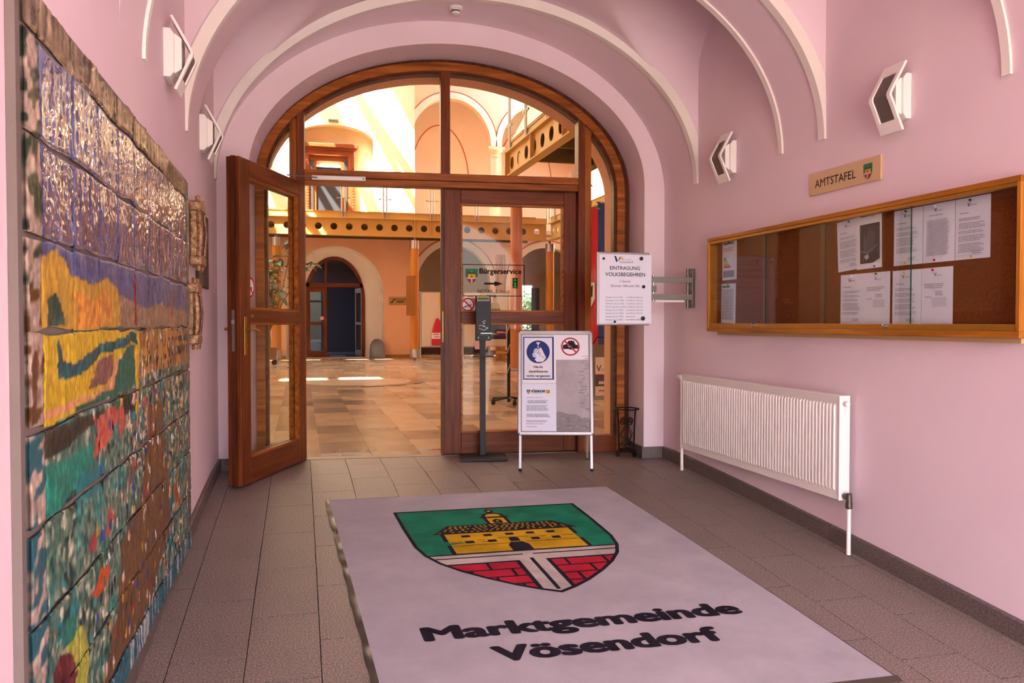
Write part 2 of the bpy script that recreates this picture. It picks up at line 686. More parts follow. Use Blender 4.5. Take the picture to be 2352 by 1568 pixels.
# floor ------------------------------------------------------------
ys = [7.32, 7.0, 6.4] + [6.4 - .25 * k for k in range(1, 40)]
mb = MB()
for a, b in zip(ys[:-1], ys[1:]):
    mb.quad((XL - .05, a, fz(a) - .012), (XR + .05, a, fz(a) - .012), (XR + .05, b, fz(b) - .012), (XL - .05, b, fz(b) - .012))
floor = struct(mb.build('floor', 'grout', smooth=True), 'grey brown granite slab floor of the entrance passage')
tile_me = {}
col_edges = [XL + .004] + [.075 + .3 * k for k in range(-2, 11)] + [XR - .004]
TL = .60
for ci, (xa, xb) in enumerate(zip(col_edges[:-1], col_edges[1:])):
    w = xb - xa - .004
    key = round(w, 3)
    if key not in tile_me:
        tile_me[key] = boxobj('granite_tile', (-w / 2, w / 2, -TL / 2 + .002, TL / 2 - .002, -.02, 0), 'granite')
        proto = tile_me[key]
        first = True
    y = 7.30 - [0, .2, .42, .1, .33][ci % 5] + TL
    while y - TL > Y_BACK - .1:
        ya, yb = y - TL, y
        yc = (ya + yb) / 2
        yt = min(yb, 7.30)
        if ya < 7.27:
            o = tile_me[key] if first else tile_me[key].copy()
            if not first:
                C.objects.link(o)
            first = False
            L = (yt - ya)
            yc = (ya + yt) / 2
            o.scale = (1, L / TL, 1)
            zc = (fz(ya) + fz(yt)) / 2
            o.location = ((xa + xb) / 2, yc, zc)
            o.rotation_euler = (math.atan2(fz(yt) - fz(ya), L), 0, 0)
            o.parent = floor
        y -= TL

# vault ------------------------------------------------------------
BAYS = [(4.855, 6.03), (3.05, 4.376), (1.25, 2.57), (-.55, .77)]
def rib(x):
    q = max(0, 1 - ((x - XC) / XA) ** 2)
    return Z0 + RB * math.sqrt(q)
def barrel(x):
    q = max(0, 1 - ((x - XC) / XA) ** 2)
    return Z0 + (RB + .08) * math.sqrt(q)
def lun(v, bay):
    t = (v - (bay[0] + bay[1]) / 2) / ((bay[1] - bay[0]) / 2)
    return 3.22 + .42 * math.sqrt(max(0, 1 - t * t))
def skew(v):
    return .77 if v <= 6.03 else .77 + (v - 6.03) / (6.66 - 6.03) * (.33 - .77)
def yy(x, v):
    return v + skew(v) * (XR - x) / (XR - XL)
rows = []   # (v, kind, bay)
rows.append((6.70, 'rib', None)); rows.append((6.03, 'rib', None))
for i, b in enumerate(BAYS):
    n = 44
    for k in range(n + 1):
        w = math.cos(math.pi * k / n)
        rows.append(((b[0] + b[1]) / 2 + (b[1] - b[0]) / 2 * w, 'bay', b))
    rows.append((b[0], 'rib', None))
    if i + 1 < len(BAYS):
        rows.append((BAYS[i + 1][1], 'rib', None))
rows.append((Y_BACK - .9, 'rib', None))
NX = 110
xs = [XC + XA * math.cos(math.pi * k / NX) for k in range(NX + 1)]
vs = []
for v, kind, b in rows:
    for x in xs:
        z = (rib(x) if v < 6.5 else Z0 + (rib(x) - Z0) * 1.40 / RB) if kind == 'rib' else max(barrel(x), lun(v, b))
        vs.append((x, yy(x, v), z))
fs = []
W1 = NX + 1
for i in range(len(rows) - 1):
    for k in range(NX):
        fs.append((i * W1 + k, i * W1 + k + 1, (i + 1) * W1 + k + 1, (i + 1) * W1 + k))
struct(MB().add(vs, fs).build('ceiling', 'pink', smooth=True), 'pink groin vault of the passage with transverse ribs')

def wall_strip(name, X, label, sgn):
    mb = MB()
    pts = []
    for v, kind, b in rows:
        y = yy(X, v)
        z = Z0 + .002 if kind == 'rib' else lun(v, b)
        pts.append((y, z))
    pts[0] = (7.4, Z0 + .002)
    for (ya, za), (yb, zb) in zip(pts[:-1], pts[1:]):
        if abs(ya - yb) < 1e-6:
            continue
        mb.quad((X, ya, -1.2), (X, yb, -1.2), (X, yb, zb), (X, ya, za))
        mb.quad((X + sgn * .3, ya, -1.2), (X + sgn * .3, yb, -1.2), (X + sgn * .3, yb, zb), (X + sgn * .3, ya, za))
    return struct(mb.build(name, 'pink'), label)
wall_left = wall_strip('wall_left', XL, 'pink plaster wall behind the ceramic mural', -1)
wall_right = wall_strip('wall_right', XR, 'pink plaster wall behind the notice case', 1)

# white stucco bands on the rib edges
trim_i = 0
def arch_band(v, near, label, tmax=1.0):
    """near: the band faces the camera side (towards -y) of a rib edge"""
    global trim_i
    trim_i += 1
    mb = MB()
    n = 72
    sec = [(-.014, -.012), (.062, -.012), (.062, .05), (-.014, .05)] if near else [(-.014, .012), (.062, .012), (.062, -.035), (-.014, -.035)]
    vs = []
    for k in range(n + 1):
        t = math.pi * k / n * tmax
        x = XC + XA * math.cos(t); z = Z0 + RB * math.sin(t)
        nx, nz = math.cos(t) / XA, math.sin(t) / RB
        L = math.hypot(nx, nz)
        nx, nz = nx / L, nz / L
        for (rr, dy) in sec:
            xx = x + nx * rr
            vs.append((xx, yy(x, v) + dy, z + nz * rr))
    fs = [(k * 4 + j, k * 4 + (j + 1) % 4, (k + 1) * 4 + (j + 1) % 4, (k + 1) * 4 + j) for k in range(n) for j in range(4)]
    fs += [(0, 1, 2, 3), (n * 4, n * 4 + 1, n * 4 + 2, n * 4 + 3)]
    struct(mb.add(vs, fs).build('trim_%d' % trim_i, 'white_plaster', smooth=True), label)
arch_band(6.03, True, 'white stucco edge of the arch nearest the glazed door')
arch_band(4.855, False, 'white stucco far edge of the middle vault rib', .5)
arch_band(4.376, True, 'white stucco near edge of the middle vault rib')
arch_band(3.05, False, 'white stucco far edge of the vault rib above the camera')
arch_band(2.57, True, 'white stucco near edge of the vault rib above the camera', .5)

# walls with arched openings ----------------------------------------
def arch_pts(xa, xb, zs, rise, n=36):
    xc, a = (xa + xb) / 2, (xb - xa) / 2
    return [(xc - a * math.cos(math.pi * k / n), zs + rise * math.sin(math.pi * k / n)) for k in range(n + 1)]
def arch_wall(face, back, rev, X0, X1, z0, z1, yf, yb, ops, n=36):
    """ops: (xa, xb, sill, spring, rise) sorted; face/back/rev are MBs"""
    x = X0
    def rect(xa, xb, za, zb):
        face.quad((xa, yf, za), (xb, yf, za), (xb, yf, zb), (xa, yf, zb))
        if back is not None:
            back.quad((xa, yb, za), (xb, yb, za), (xb, yb, zb), (xa, yb, zb))
    for (xa, xb, sill, zs, rise) in ops:
        rect(x, xa, z0, z1)
        if sill > z0:
            rect(xa, xb, z0, sill)
            rev.quad((xa, yf, sill), (xb, yf, sill), (xb, yb, sill), (xa, yb, sill))
        pts = arch_pts(xa, xb, zs, rise, n)
        for (pa, qa), (pb, qb) in zip(pts[:-1], pts[1:]):
            face.quad((pa, yf, qa), (pb, yf, qb), (pb, yf, z1), (pa, yf, z1))
            if back is not None:
                back.quad((pa, yb, qa), (pb, yb, qb), (pb, yb, z1), (pa, yb, z1))
            rev.quad((pa, yf, qa), (pb, yf, qb), (pb, yb, qb), (pa, yb, qa))
        rev.quad((xa, yf, max(sill, z0)), (xa, yf, zs), (xa, yb, zs), (xa, yb, max(sill, z0)))
        rev.quad((xb, yf, max(sill, z0)), (xb, yf, zs), (xb, yb, zs), (xb, yb, max(sill, z0)))
        x = xb
    rect(x, X1, z0, z1)

door_frame = empty('wall_front', D0, DR)
struct(door_frame, 'pink arched wall around the glazed wooden entrance door')
f, b_, r_ = MB(), MB(), MB()
arch_wall(f, None, r_, -2.05, 2.2, -.1, 4.2, -.47, -.03, [(-1.625, 1.745, -.1, 2.42, 1.14)], 48)
f.build('arch_face', 'pink', door_frame)
r_.build('arch_soffit', 'pink', door_frame, smooth=True)
f, b_, r_ = MB(), MB(), MB()
arch_wall(f, b_, r_, -10.5, 10, -.1, 11.5, .03, .42, [(-1.575, 1.645, -.1, 2.42, 1.05)], 48)
b_.build('hall_face', 'salmon', door_frame)
r_.build('hall_soffit', 'salmon', door_frame, smooth=True)
f.build('inner_face', 'salmon', door_frame)

# back wall with the entrance opening, behind the camera
wb = empty('wall_back', (0, Y_BACK, 0))
struct(wb, 'pink wall around the street entrance arch')
f, b_, r_ = MB(), MB(), MB()
arch_wall(f, b_, r_, XL - .3, XR + .3, -1.2, 4.4, .0, -.45, [(XL + .1, XR - .1, -1.2, 2.3, 1.2)], 32)
f.build('inner_face', 'pink', wb); b_.build('street_face', 'cream', wb); r_.build('arch_soffit', 'pink', wb, smooth=True)
def paving():
    t = NT('street_paving')
    n = t.noise(t.coord(), 1.5, 4)
    t.base(t.ramp(n, [(.3, '77726c'), (.7, '8d8780')]))
    return t.set(Roughness=.9)
M['paving'] = paving()
zg = fz(Y_BACK)
struct(MB().box(-30, 34, -40, Y_BACK - .02, zg - .3, zg - .01).build('ground', 'paving'), 'pale stone paving of the street outside')

# skirting ---------------------------------------------------------
def skirting(name, X, sgn, y_start, label, ys_):
    root = None
    parts = []
    for (ya, yb) in ys_:
        n = 6
        vs = []
        for k in range(n + 1):
            y = ya + (yb - ya) * k / n
            z = fz(y)
            for dx, dz in ((0, -.03), (sgn * .022, -.03), (sgn * .022, .094), (sgn * .018, .10), (0, .10)):
                vs.append((X + dx, y, z + dz))
        fs = [(k * 5 + j, k * 5 + (j + 1) % 5, (k + 1) * 5 + (j + 1) % 5, (k + 1) * 5 + j) for k in range(n) for j in range(5)]
        fs += [(0, 1, 2, 3, 4), tuple(n * 5 + j for j in range(5))]
        parts.append((vs, fs))
    root = empty(name)
    struct(root, label)
    for vs, fs in parts:
        MB().add(vs, fs).build('skirting_slab', 'granite_dark', root)
    return root
seg = lambda a, b, L: [(a - i * L, max(b, a - (i + 1) * L) + .003) for i in range(int((a - b) / L + .999))]
skirting('baseboard_right', XR, -1, 6.6, 'dark granite skirting along the wall under the radiator', seg(6.63, Y_BACK, 1.18))
skirting('baseboard_left', XL, 1, 6.6, 'dark granite skirting along the wall under the mural', seg(6.93, Y_BACK, 1.18))
bf = empty('baseboard_front', D0, DR)
struct(bf, 'dark granite skirting at the right arch pier')
MB().box(1.745, 2.0, -.492, -.47, 0, .10).build('skirting_slab', 'granite_dark', bf)
MB().box(1.723, 1.745, -.492, -.04, 0, .10).build('skirting_slab', 'granite_dark', bf)
MB().box(-1.9, -1.625, -.492, -.47, 0, .10).build('skirting_slab', 'granite_dark', bf)

# ------------------------------------------------------------------ glazed entrance door
DC, DA, DB, DZ = .035, 1.70, 1.15, 2.42          # centre, half width, rise, springing
def path(ins, n=56):
    a, b = DA - ins, DB - ins
    return [(DC - a, 0)] + [(DC - a * math.cos(math.pi * k / n), DZ + b * math.sin(math.pi * k / n)) for k in range(n + 1)] + [(DC + a, 0)]
def zarch(u, ins):
    a, b = DA - ins, DB - ins
    return DZ + b * math.sqrt(max(0, 1 - ((u - DC) / a) ** 2))
def ring_mb(i0, i1, v0, v1):
    A, B = path(i0), path(i1)
    mb = MB()
    for k in range(len(A) - 1):
        (a0, a1), (b0, b1) = A[k], A[k + 1]
        (c0, c1), (d0, d1) = B[k], B[k + 1]
        P = [(a0, v0, a1), (b0, v0, b1), (d0, v0, d1), (c0, v0, c1), (a0, v1, a1), (b0, v1, b1), (d0, v1, d1), (c0, v1, c1)]
        mb.add(P, [(0, 1, 2, 3), (7, 6, 5, 4), (0, 4, 5, 1), (3, 2, 6, 7)])
    return mb
d1 = empty('door_1', D0, DR)
struct(d1, 'wide arched mahogany door frame with fanlight and side lights')
ring_mb(-.03, .045, -.05, .07).build('outer_frame', 'wood_dark_z', d1, smooth=True)  # darker wood puts shade into the receding outer chamfer
ring_mb(.045, .118, -.085, .06).build('arched_frame', 'wood_x', d1, smooth=True)
ring_mb(.118, .140, -.045, .05).build('glazing_bead', 'wood_dark_x', d1, smooth=True)
for a, b in ((-1.337, -1.274), (1.309, 1.374)):
    boxobj('post_bead', (a, b, -.06, .06, 0, zarch((a + b) / 2, .11)), 'wood_z', d1, .004)
for a, b in ((-1.274, -1.211), (1.244, 1.309)):
    boxobj('post', (a, b, -.08, .06, 0, zarch((a + b) / 2, .10)), 'leaf_wood_z', d1, .004)
boxobj('mullion', (-.022, .062, -.07, .06, 2.535, zarch(.02, .10)), 'leaf_wood_z', d1, .004)
boxobj('transom', (-1.211, 1.244, -.085, .06, 2.475, 2.54), 'wood_x', d1, .004)
boxobj('transom', (-1.211, 1.244, -.075, .06, 2.418, 2.472), 'wood_x', d1, .004)
for a, b in ((-1.60, -1.337), (1.374, 1.66)):
    boxobj('bottom_rail', (a, b, -.07, .06, 0, .15), 'leaf_wood_x', d1, .003)
boxobj('threshold', (-1.211, 1.244, -.05, .07, -.02, .004), flat('#8a7763', .5), d1)
def fan_pane(u0, u1, zb, ins=.135, n=24):
    poly = [(u0, zb), (u1, zb)] + [(u1 + (u0 - u1) * k / n, zarch(u1 + (u0 - u1) * k / n, ins)) for k in range(n + 1)]
    return MB().prism(poly, lambda p, q, d: (p, d, q), -.004, .004).build('pane', 'glass', d1)
fan_pane(-1.211, -.022, 2.54); fan_pane(.062, 1.244, 2.54)
fan_pane(-1.56, -1.337, .15, .138); fan_pane(1.374, 1.63, .15, .138)
# overhead closer on the transom
cl = MB().box(-1.144, -.685, -.125, -.086, 2.445, 2.482).build('closer_rail', 'white_metal', d1, bevel=.004)
MB().lathe([(.006, 0), (.006, .003)], (-1.125, -.128, 2.463), 10, 'y').build('closer_screw', 'black', cl)
MB().lathe([(.006, 0), (.006, .003)], (-.705, -.128, 2.463), 10, 'y').build('closer_screw', 'black', cl)

def leaf(name, label, w, th, hinge_right):
    """door leaf, local x from the hinge (0) to the free edge (w), y thickness 0..-th (towards the passage when closed), z up"""
    root = empty(name)
    struct(root, label)
    sw, z0, z1 = .155, .012, 2.412
    boxobj('hinge_stile', (0, .118, -th, 0, z0, z1), 'leaf_wood_z', root, .005)
    boxobj('lock_stile', (w - sw, w, -th, 0, z0, z1), 'leaf_wood_z', root, .005)
    boxobj('top_rail', (.118, w - sw, -th, 0, 2.29, z1), 'leaf_wood_x', root, .005)
    boxobj('bottom_rail', (.118, w - sw, -th, 0, z0, .20), 'leaf_wood_x', root, .005)
    boxobj('lock_rail', (.118, w - sw, -th, 0, 1.205, 1.305), 'leaf_wood_x', root, .005)
    for za, zb in ((.20, 1.205), (1.305, 2.29)):
        boxobj('pane', (.118, w - sw, -th / 2 - .004, -th / 2 + .004, za, zb), 'glass', root)
        for ys_ in ((-th + .008, -th / 2 - .006), (-th / 2 + .006, -.008)):
            mbx = MB()
            mbx.box(.118, .134, *ys_, za, zb).box(w - sw - .016, w - sw, *ys_, za, zb)
            mbx.box(.134, w - sw - .016, *ys_, za, za + .016).box(.134, w - sw - .016, *ys_, zb - .016, zb)
            mbx.build('glazing_bead', 'wood_x', root)
    return root
def lever(parent, x, z, yface, s, d):
    """brass plate on face y=yface, normal sign s, lever pointing d along x"""
    pl = MB().box(x - .02, x + .02, min(yface, yface + s * .006), max(yface, yface + s * .006), z - .16, z + .12).build('handle_plate', 'brass', parent, bevel=.004)
    mb = MB().tube([(x, yface, z + .03), (x, yface + s * .05, z + .03)], .011, 12)
    mb.tube([(x, yface + s * .05, z + .03), (x + d * .05, yface + s * .055, z + .027), (x + d * .13, yface + s * .05, z + .012)], [.011, .010, .009], 12)
    mb.build('lever', 'brass', pl, smooth=True)
    MB().lathe([(.012, 0), (.012, s * .01)], (x, yface + s * .006, z - .09), 14, 'y').build('cylinder_lock', 'brass', pl, smooth=True)

# closed leaf (right): hinge at u=1.265, free edge at u=.02
lc = leaf('door_2', 'closed glazed mahogany door leaf behind the sanitiser stand', 1.235, .075, True)
lc.location = D0 + Matrix.Rotation(DR, 3, 'Z') @ Vector((1.244, -.005, 0))
lc.rotation_euler = (0, 0, DR + math.pi)
# in this leaf local y>0 faces the passage -> shift by reading y 0..-th as hall side
MB().box(1.236, 1.262, -.055, .022, .012, 2.412).build('rebate_strip', 'wood_dark_z', lc)
MB().box(1.243, 1.253, .022, .026, 1.03, 1.31).build('strike_plate', flat('#8a672e', .4, .8), lc)
MB().box(1.238, 1.262, .0221, .024, 1.19, 1.26).build('lock_plate', 'black', lc)
for z in (1.42, 2.22):
    MB().lathe([(.009, 0), (.009, .11)], (-.006, .012, z), 10).build('hinge', 'brass', lc, smooth=True)
# glass stickers on the closed leaf (text reads from the passage)
pr = Print(.0002)
pr.line([(.0, .0), (.575, 0), (.575, .286), (0, .286), (0, 0)], .007, '#141214')
pr.crest(.085, .247, .056)
pr.text('Bürgerservice', .157, .205, .39, .050, '#141214', .05)
pr.line([(.2, .113), (.30, .113)], .017, '#141214').poly([(.295, .137), (.295, .089), (.375, .113)], '#141214')
pr.rect(.465, .073, .512, .168, '#0d130e').disc(.488, .148, .012, '#12a23c', 16)
pr.poly([(.474, .127), (.498, .127), (.498, .088), (.505, .088), (.505, .080), (.471, .080), (.471, .088), (.48, .088), (.48, .119), (.474, .119)], '#12a23c')
pr.text('NOTAR  2. Stock', .14, .028, .30, .033, '#2a2620')
st = pr.build('service_sticker', (1.062, -.031, 1.452), (-1, 0, 0), (0, 0, 1), lc)
def no_smoking(r):
    p = Print(.0002)
    p.disc(0, 0, r, '#f0e6e6', 40)
    p.ring(0, 0, r * .76, r * .97, '#b4161f')
    p.poly([(-.5 * r, -.1 * r), (.1 * r, .12 * r), (.38 * r, .12 * r), (.42 * r, -.05 * r), (.1 * r, -.14 * r), (-.45 * r, -.32 * r)], '#f0e6e6')
    p.line([(-.45 * r, -.3 * r), (-.05 * r, -.1 * r), (.4 * r, .02 * r), (.45 * r, -.12 * r), (0, -.26 * r), (-.45 * r, -.42 * r), (-.45 * r, -.3 * r)], .07 * r, '#1d1a1c')
    p.rect(-.52 * r, -.42 * r, -.34 * r, -.22 * r, '#1d1a1c')
    p.line([(-.2 * r, .1 * r), (-.25 * r, .3 * r), (-.05 * r, .4 * r)], .06 * r, '#55505a')
    p.line([(-.58 * r, .58 * r), (.58 * r, -.58 * r)], .17 * r, '#b4161f')
    return p
no_smoking(.064).build('no_smoking_sticker', (1.012, -.031, 1.373), (-1, 0, 0), (0, 0, 1), lc)

# open leaf (left): hinge at (0.03, 7.33), swung into the passage
lo = leaf('door_3', 'open glazed mahogany door leaf standing by the mural wall', 1.19, .105, False)
hx = D0 + Matrix.Rotation(DR, 3, 'Z') @ Vector((-1.205, -.09, 0))
lo.location = hx
dirv = Vector((-.445, -1.055, 0)).normalized()
lo.rotation_euler = (0, 0, math.atan2(dirv.y, dirv.x))
# local +y of this leaf points to world: rotate (0,1)
# visible (right-hand) face is local y=0 side
MB().box(1.19, 1.212, -.062, -.03, .012, 2.412).build('rebate_strip', 'wood_dark_z', lo)
MB().box(1.1905, 1.2145, -.057, -.036, 1.0, 1.30).build('lock_faceplate', 'steel_grey', lo)
MB().box(1.2145, 1.226, -.055, -.040, 1.20, 1.228).build('latch', 'steel', lo)
lever(lo, 1.12, 1.13, 0.0, 1, -1)
lever(lo, 1.12, 1.13, -.105, -1, -1)
MB().box(.985, 1.03, 0, .003, 1.245, 1.27).build('maker_plate', 'brass', lo)
no_smoking(.085).build('no_smoking_sticker', (.955, -.045, 1.475), (-1, 0, 0), (0, 0, 1), lo)
# closer arm
p0 = lo.matrix_basis @ Vector((.30, -.05, 2.43)) if False else None
MB().tube([(.30, -.03, 2.435), (.12, .16, 2.44)], .006, 8).build('closer_arm', 'steel_grey', lo)

# ------------------------------------------------------------------ ceramic mural
mur = empty('ceramic_mural', (XL, 2.06, -.09))
tag(mur, 'large glazed ceramic tile mural of a village under a blue sky on pink wall', 'mural')
S0, T0 = 2.06, -.09
MB().box(0.001, .022, .035, 2.93, 0, 2.11).build('mortar_bed', 'mortar', mur)

def hashn(ix, iy, seed):
    n = (ix * 374761393 + iy * 668265263 + seed * 69069) & 0x7fffffff
    n = ((n ^ (n >> 13)) * 1274126177) & 0x7fffffff
    return ((n ^ (n >> 16)) & 0xffff) / 65535.0
def vnoise(x, y, seed=0):
    xi = np.floor(x).astype(np.int64); yi = np.floor(y).astype(np.int64)
    fx, fy = x - xi, y - yi
    fx = fx * fx * (3 - 2 * fx); fy = fy * fy * (3 - 2 * fy)
    a = hashn(xi, yi, seed); b = hashn(xi + 1, yi, seed); c = hashn(xi, yi + 1, seed); d = hashn(xi + 1, yi + 1, seed)
    return (a * (1 - fx) + b * fx) * (1 - fy) + (c * (1 - fx) + d * fx) * fy
def inpoly(x, y, poly):
    r = np.zeros(x.shape, bool)
    n = len(poly)
    for i in range(n):
        x0, y0 = poly[i]; x1, y1 = poly[(i + 1) % n]
        c = ((y0 > y) != (y1 > y)) & (x < (x1 - x0) * (y - y0) / ((y1 - y0) or 1e-9) + x0)
        r ^= c
    return r
PAINT = [
 ('hill', 'd2a03c', 'a8872f', [(2.2, 1.36), (2.27, 1.37), (2.37, 1.39), (2.49, 1.34), (2.73, 1.33), (2.92, 1.36), (3.1, 1.32), (3.18, 1.19), (2.2, 1.19)]),
 ('hillorange', 'cf7a35', 'd29b3b', [(2.52, 1.3), (2.75, 1.28), (2.92, 1.33), (3.02, 1.26), (2.95, 1.2), (2.6, 1.2)]),
 ('village', '77705a', 'a47b5c', [(3.12, 1.30), (3.4, 1.29), (3.65, 1.27), (4.0, 1.29), (4.95, 1.27), (4.95, .98), (3.14, 1.0)]),
 ('tree', '16352e', '1d5a4c', [(2.27, 1.26), (2.36, 1.28), (2.43, 1.25), (2.43, 1.2), (2.28, 1.19)]),
 ('yfield', 'd6ab24', 'b9a02f', [(2.2, 1.18), (3.46, 1.18), (3.46, .97), (3.03, .98), (2.2, .94)]),
 ('houses', 'cda03a', '9a6b42', [(3.46, 1.19), (4.9, 1.18), (4.9, 1.0), (3.45, .99)]),
 ('hedge', '1e3f46', '2f6a66', [(2.35, 1.16), (2.4, 1.17), (2.4, 1.11), (2.52, 1.09), (2.72, 1.12), (3.41, 1.17), (3.41, 1.13), (2.88, 1.1), (2.54, 1.05), (2.35, 1.06), (2.34, 1.1)]),
 ('purple', '6e4a44', '8a5f50', [(2.68, 1.01), (2.79, 1.07), (3.0, 1.1), (2.99, 1.03), (2.91, 1.0)]),
 ('green1', '2f6d55', '24584a', [(2.52, .96), (2.97, .98), (3.08, 1.07), (3.18, 1.11), (3.37, 1.12), (3.36, .97), (2.54, .94)]),
 ('path', 'c98a5e', 'd29a6a', [(2.2, .98), (2.94, .99), (3.07, 1.09), (3.11, 1.08), (3.0, .98), (2.2, .96)]),
 ('dark1', '2e2a20', '3f3a2a', [(2.2, .94), (3.03, .92), (2.99, .9), (2.84, .9), (2.51, .88), (2.2, .86)]),
 ('roof1', 'b04b3c', 'bf6450', [(2.8, .91), (3.0, .93), (3.07, .88), (2.9, .81), (2.71, .79)]),
 ('roof1b', 'b6604f', 'a74a3b', [(3.05, .9), (3.13, .92), (3.2, .84), (3.1, .8)]),
 ('teal', '1f7361', '2b8a72', [(2.2, .85), (2.7, .84), (2.7, .77), (2.53, .74), (2.26, .71), (2.2, .72)]),
 ('dtree', '171d18', '24332a', [(3.13, .95), (3.36, .94), (3.4, .86), (3.16, .87)]),
 ('ystrip', 'd7ad35', 'caa030', [(3.39, 1.11), (3.47, 1.14), (3.46, .96), (3.4, .94)]),
 ('ystrip2', 'd0a737', 'b98d2c', [(3.36, .94), (3.45, .96), (3.46, .85), (3.38, .84)]),
 ('turq', '1d7f83', '2e6a63', [(2.53, .76), (2.86, .77), (2.86, .69), (2.53, .69)]),
 ('plaza', '7a5735', '5f4029', [(3.66, .84), (3.96, .86), (4.1, .6), (4.21, .24), (3.78, .09), (3.31, 0), (2.95, 0), (2.8, .05), (3.03, .22), (3.1, .43), (3.42, .51), (3.56, .61)]),
 ('r2', 'b5523a', 'a03f2e', [(2.84, .53), (2.94, .61), (2.99, .56), (2.91, .51)]),
 ('r3', '8e3233', 'a04540', [(2.64, .53), (2.72, .58), (2.78, .56), (2.74, .51)]),
 ('r4', 'c5561f', 'b04518', [(2.7, .38), (2.8, .43), (2.92, .4), (2.89, .35), (2.76, .35)]),
 ('r5', 'a84a2a', 'b85a35', [(4.30, .38), (4.45, .43), (4.54, .28), (4.36, .25)]),
 ('r6', 'a85548', 'b56657', [(3.6, .74), (3.56, .9), (3.68, .9), (3.64, .8)]),
 ('r7', '9d4134', 'b05a48', [(3.22, .62), (3.28, .72), (3.34, .66), (3.3, .58)]),
 ('blue', '2a3f7c', '243463', [(3.56, .74), (3.6, .78), (3.63, .68), (3.58, .66)]),
 ('yg', 'b3b04a', '9aa03e', [(2.4, .34), (2.49, .36), (2.62, .29), (2.66, .2), (2.5, .05), (2.42, .1)]),
 ('dr', '4e1418', '8a3a3c', [(2.27, .32), (2.36, .34), (2.44, .3), (2.5, .22), (2.44, .18), (2.3, .22)]),
 ('teal2', '1f7566', '2b6a58', [(2.34, .38), (2.4, .41), (2.5, .39), (2.51, .34), (2.38, .34)]),
 ('spire', '8f1f22', '7a1a20', [(3.37, 1.2), (3.40, 1.40), (3.44, 1.2)]),
 ('spire2', 'a03a35', '7a1a20', [(4.27, 1.24), (4.31, 1.38), (4.35, 1.24)]),
]
hx3 = lambda c: np.array([int(c[i:i + 2], 16) / 255 for i in (0, 2, 4)])
figs = [(random.uniform(2.7, 4.85), random.uniform(.0, .95), random.choice(['e8e0d8', '2b3f8a', '17171c', 'c99a2c', 'a8302c', 'd8b8a0', '1d6a66'])) for _ in range(230)]
figs += [(random.uniform(3.5, 4.85), random.uniform(.96, 1.18), random.choice(['d8a92f', '2a2a30', 'a0342c', 'e6d8c0', '35506a'])) for _ in range(70)]
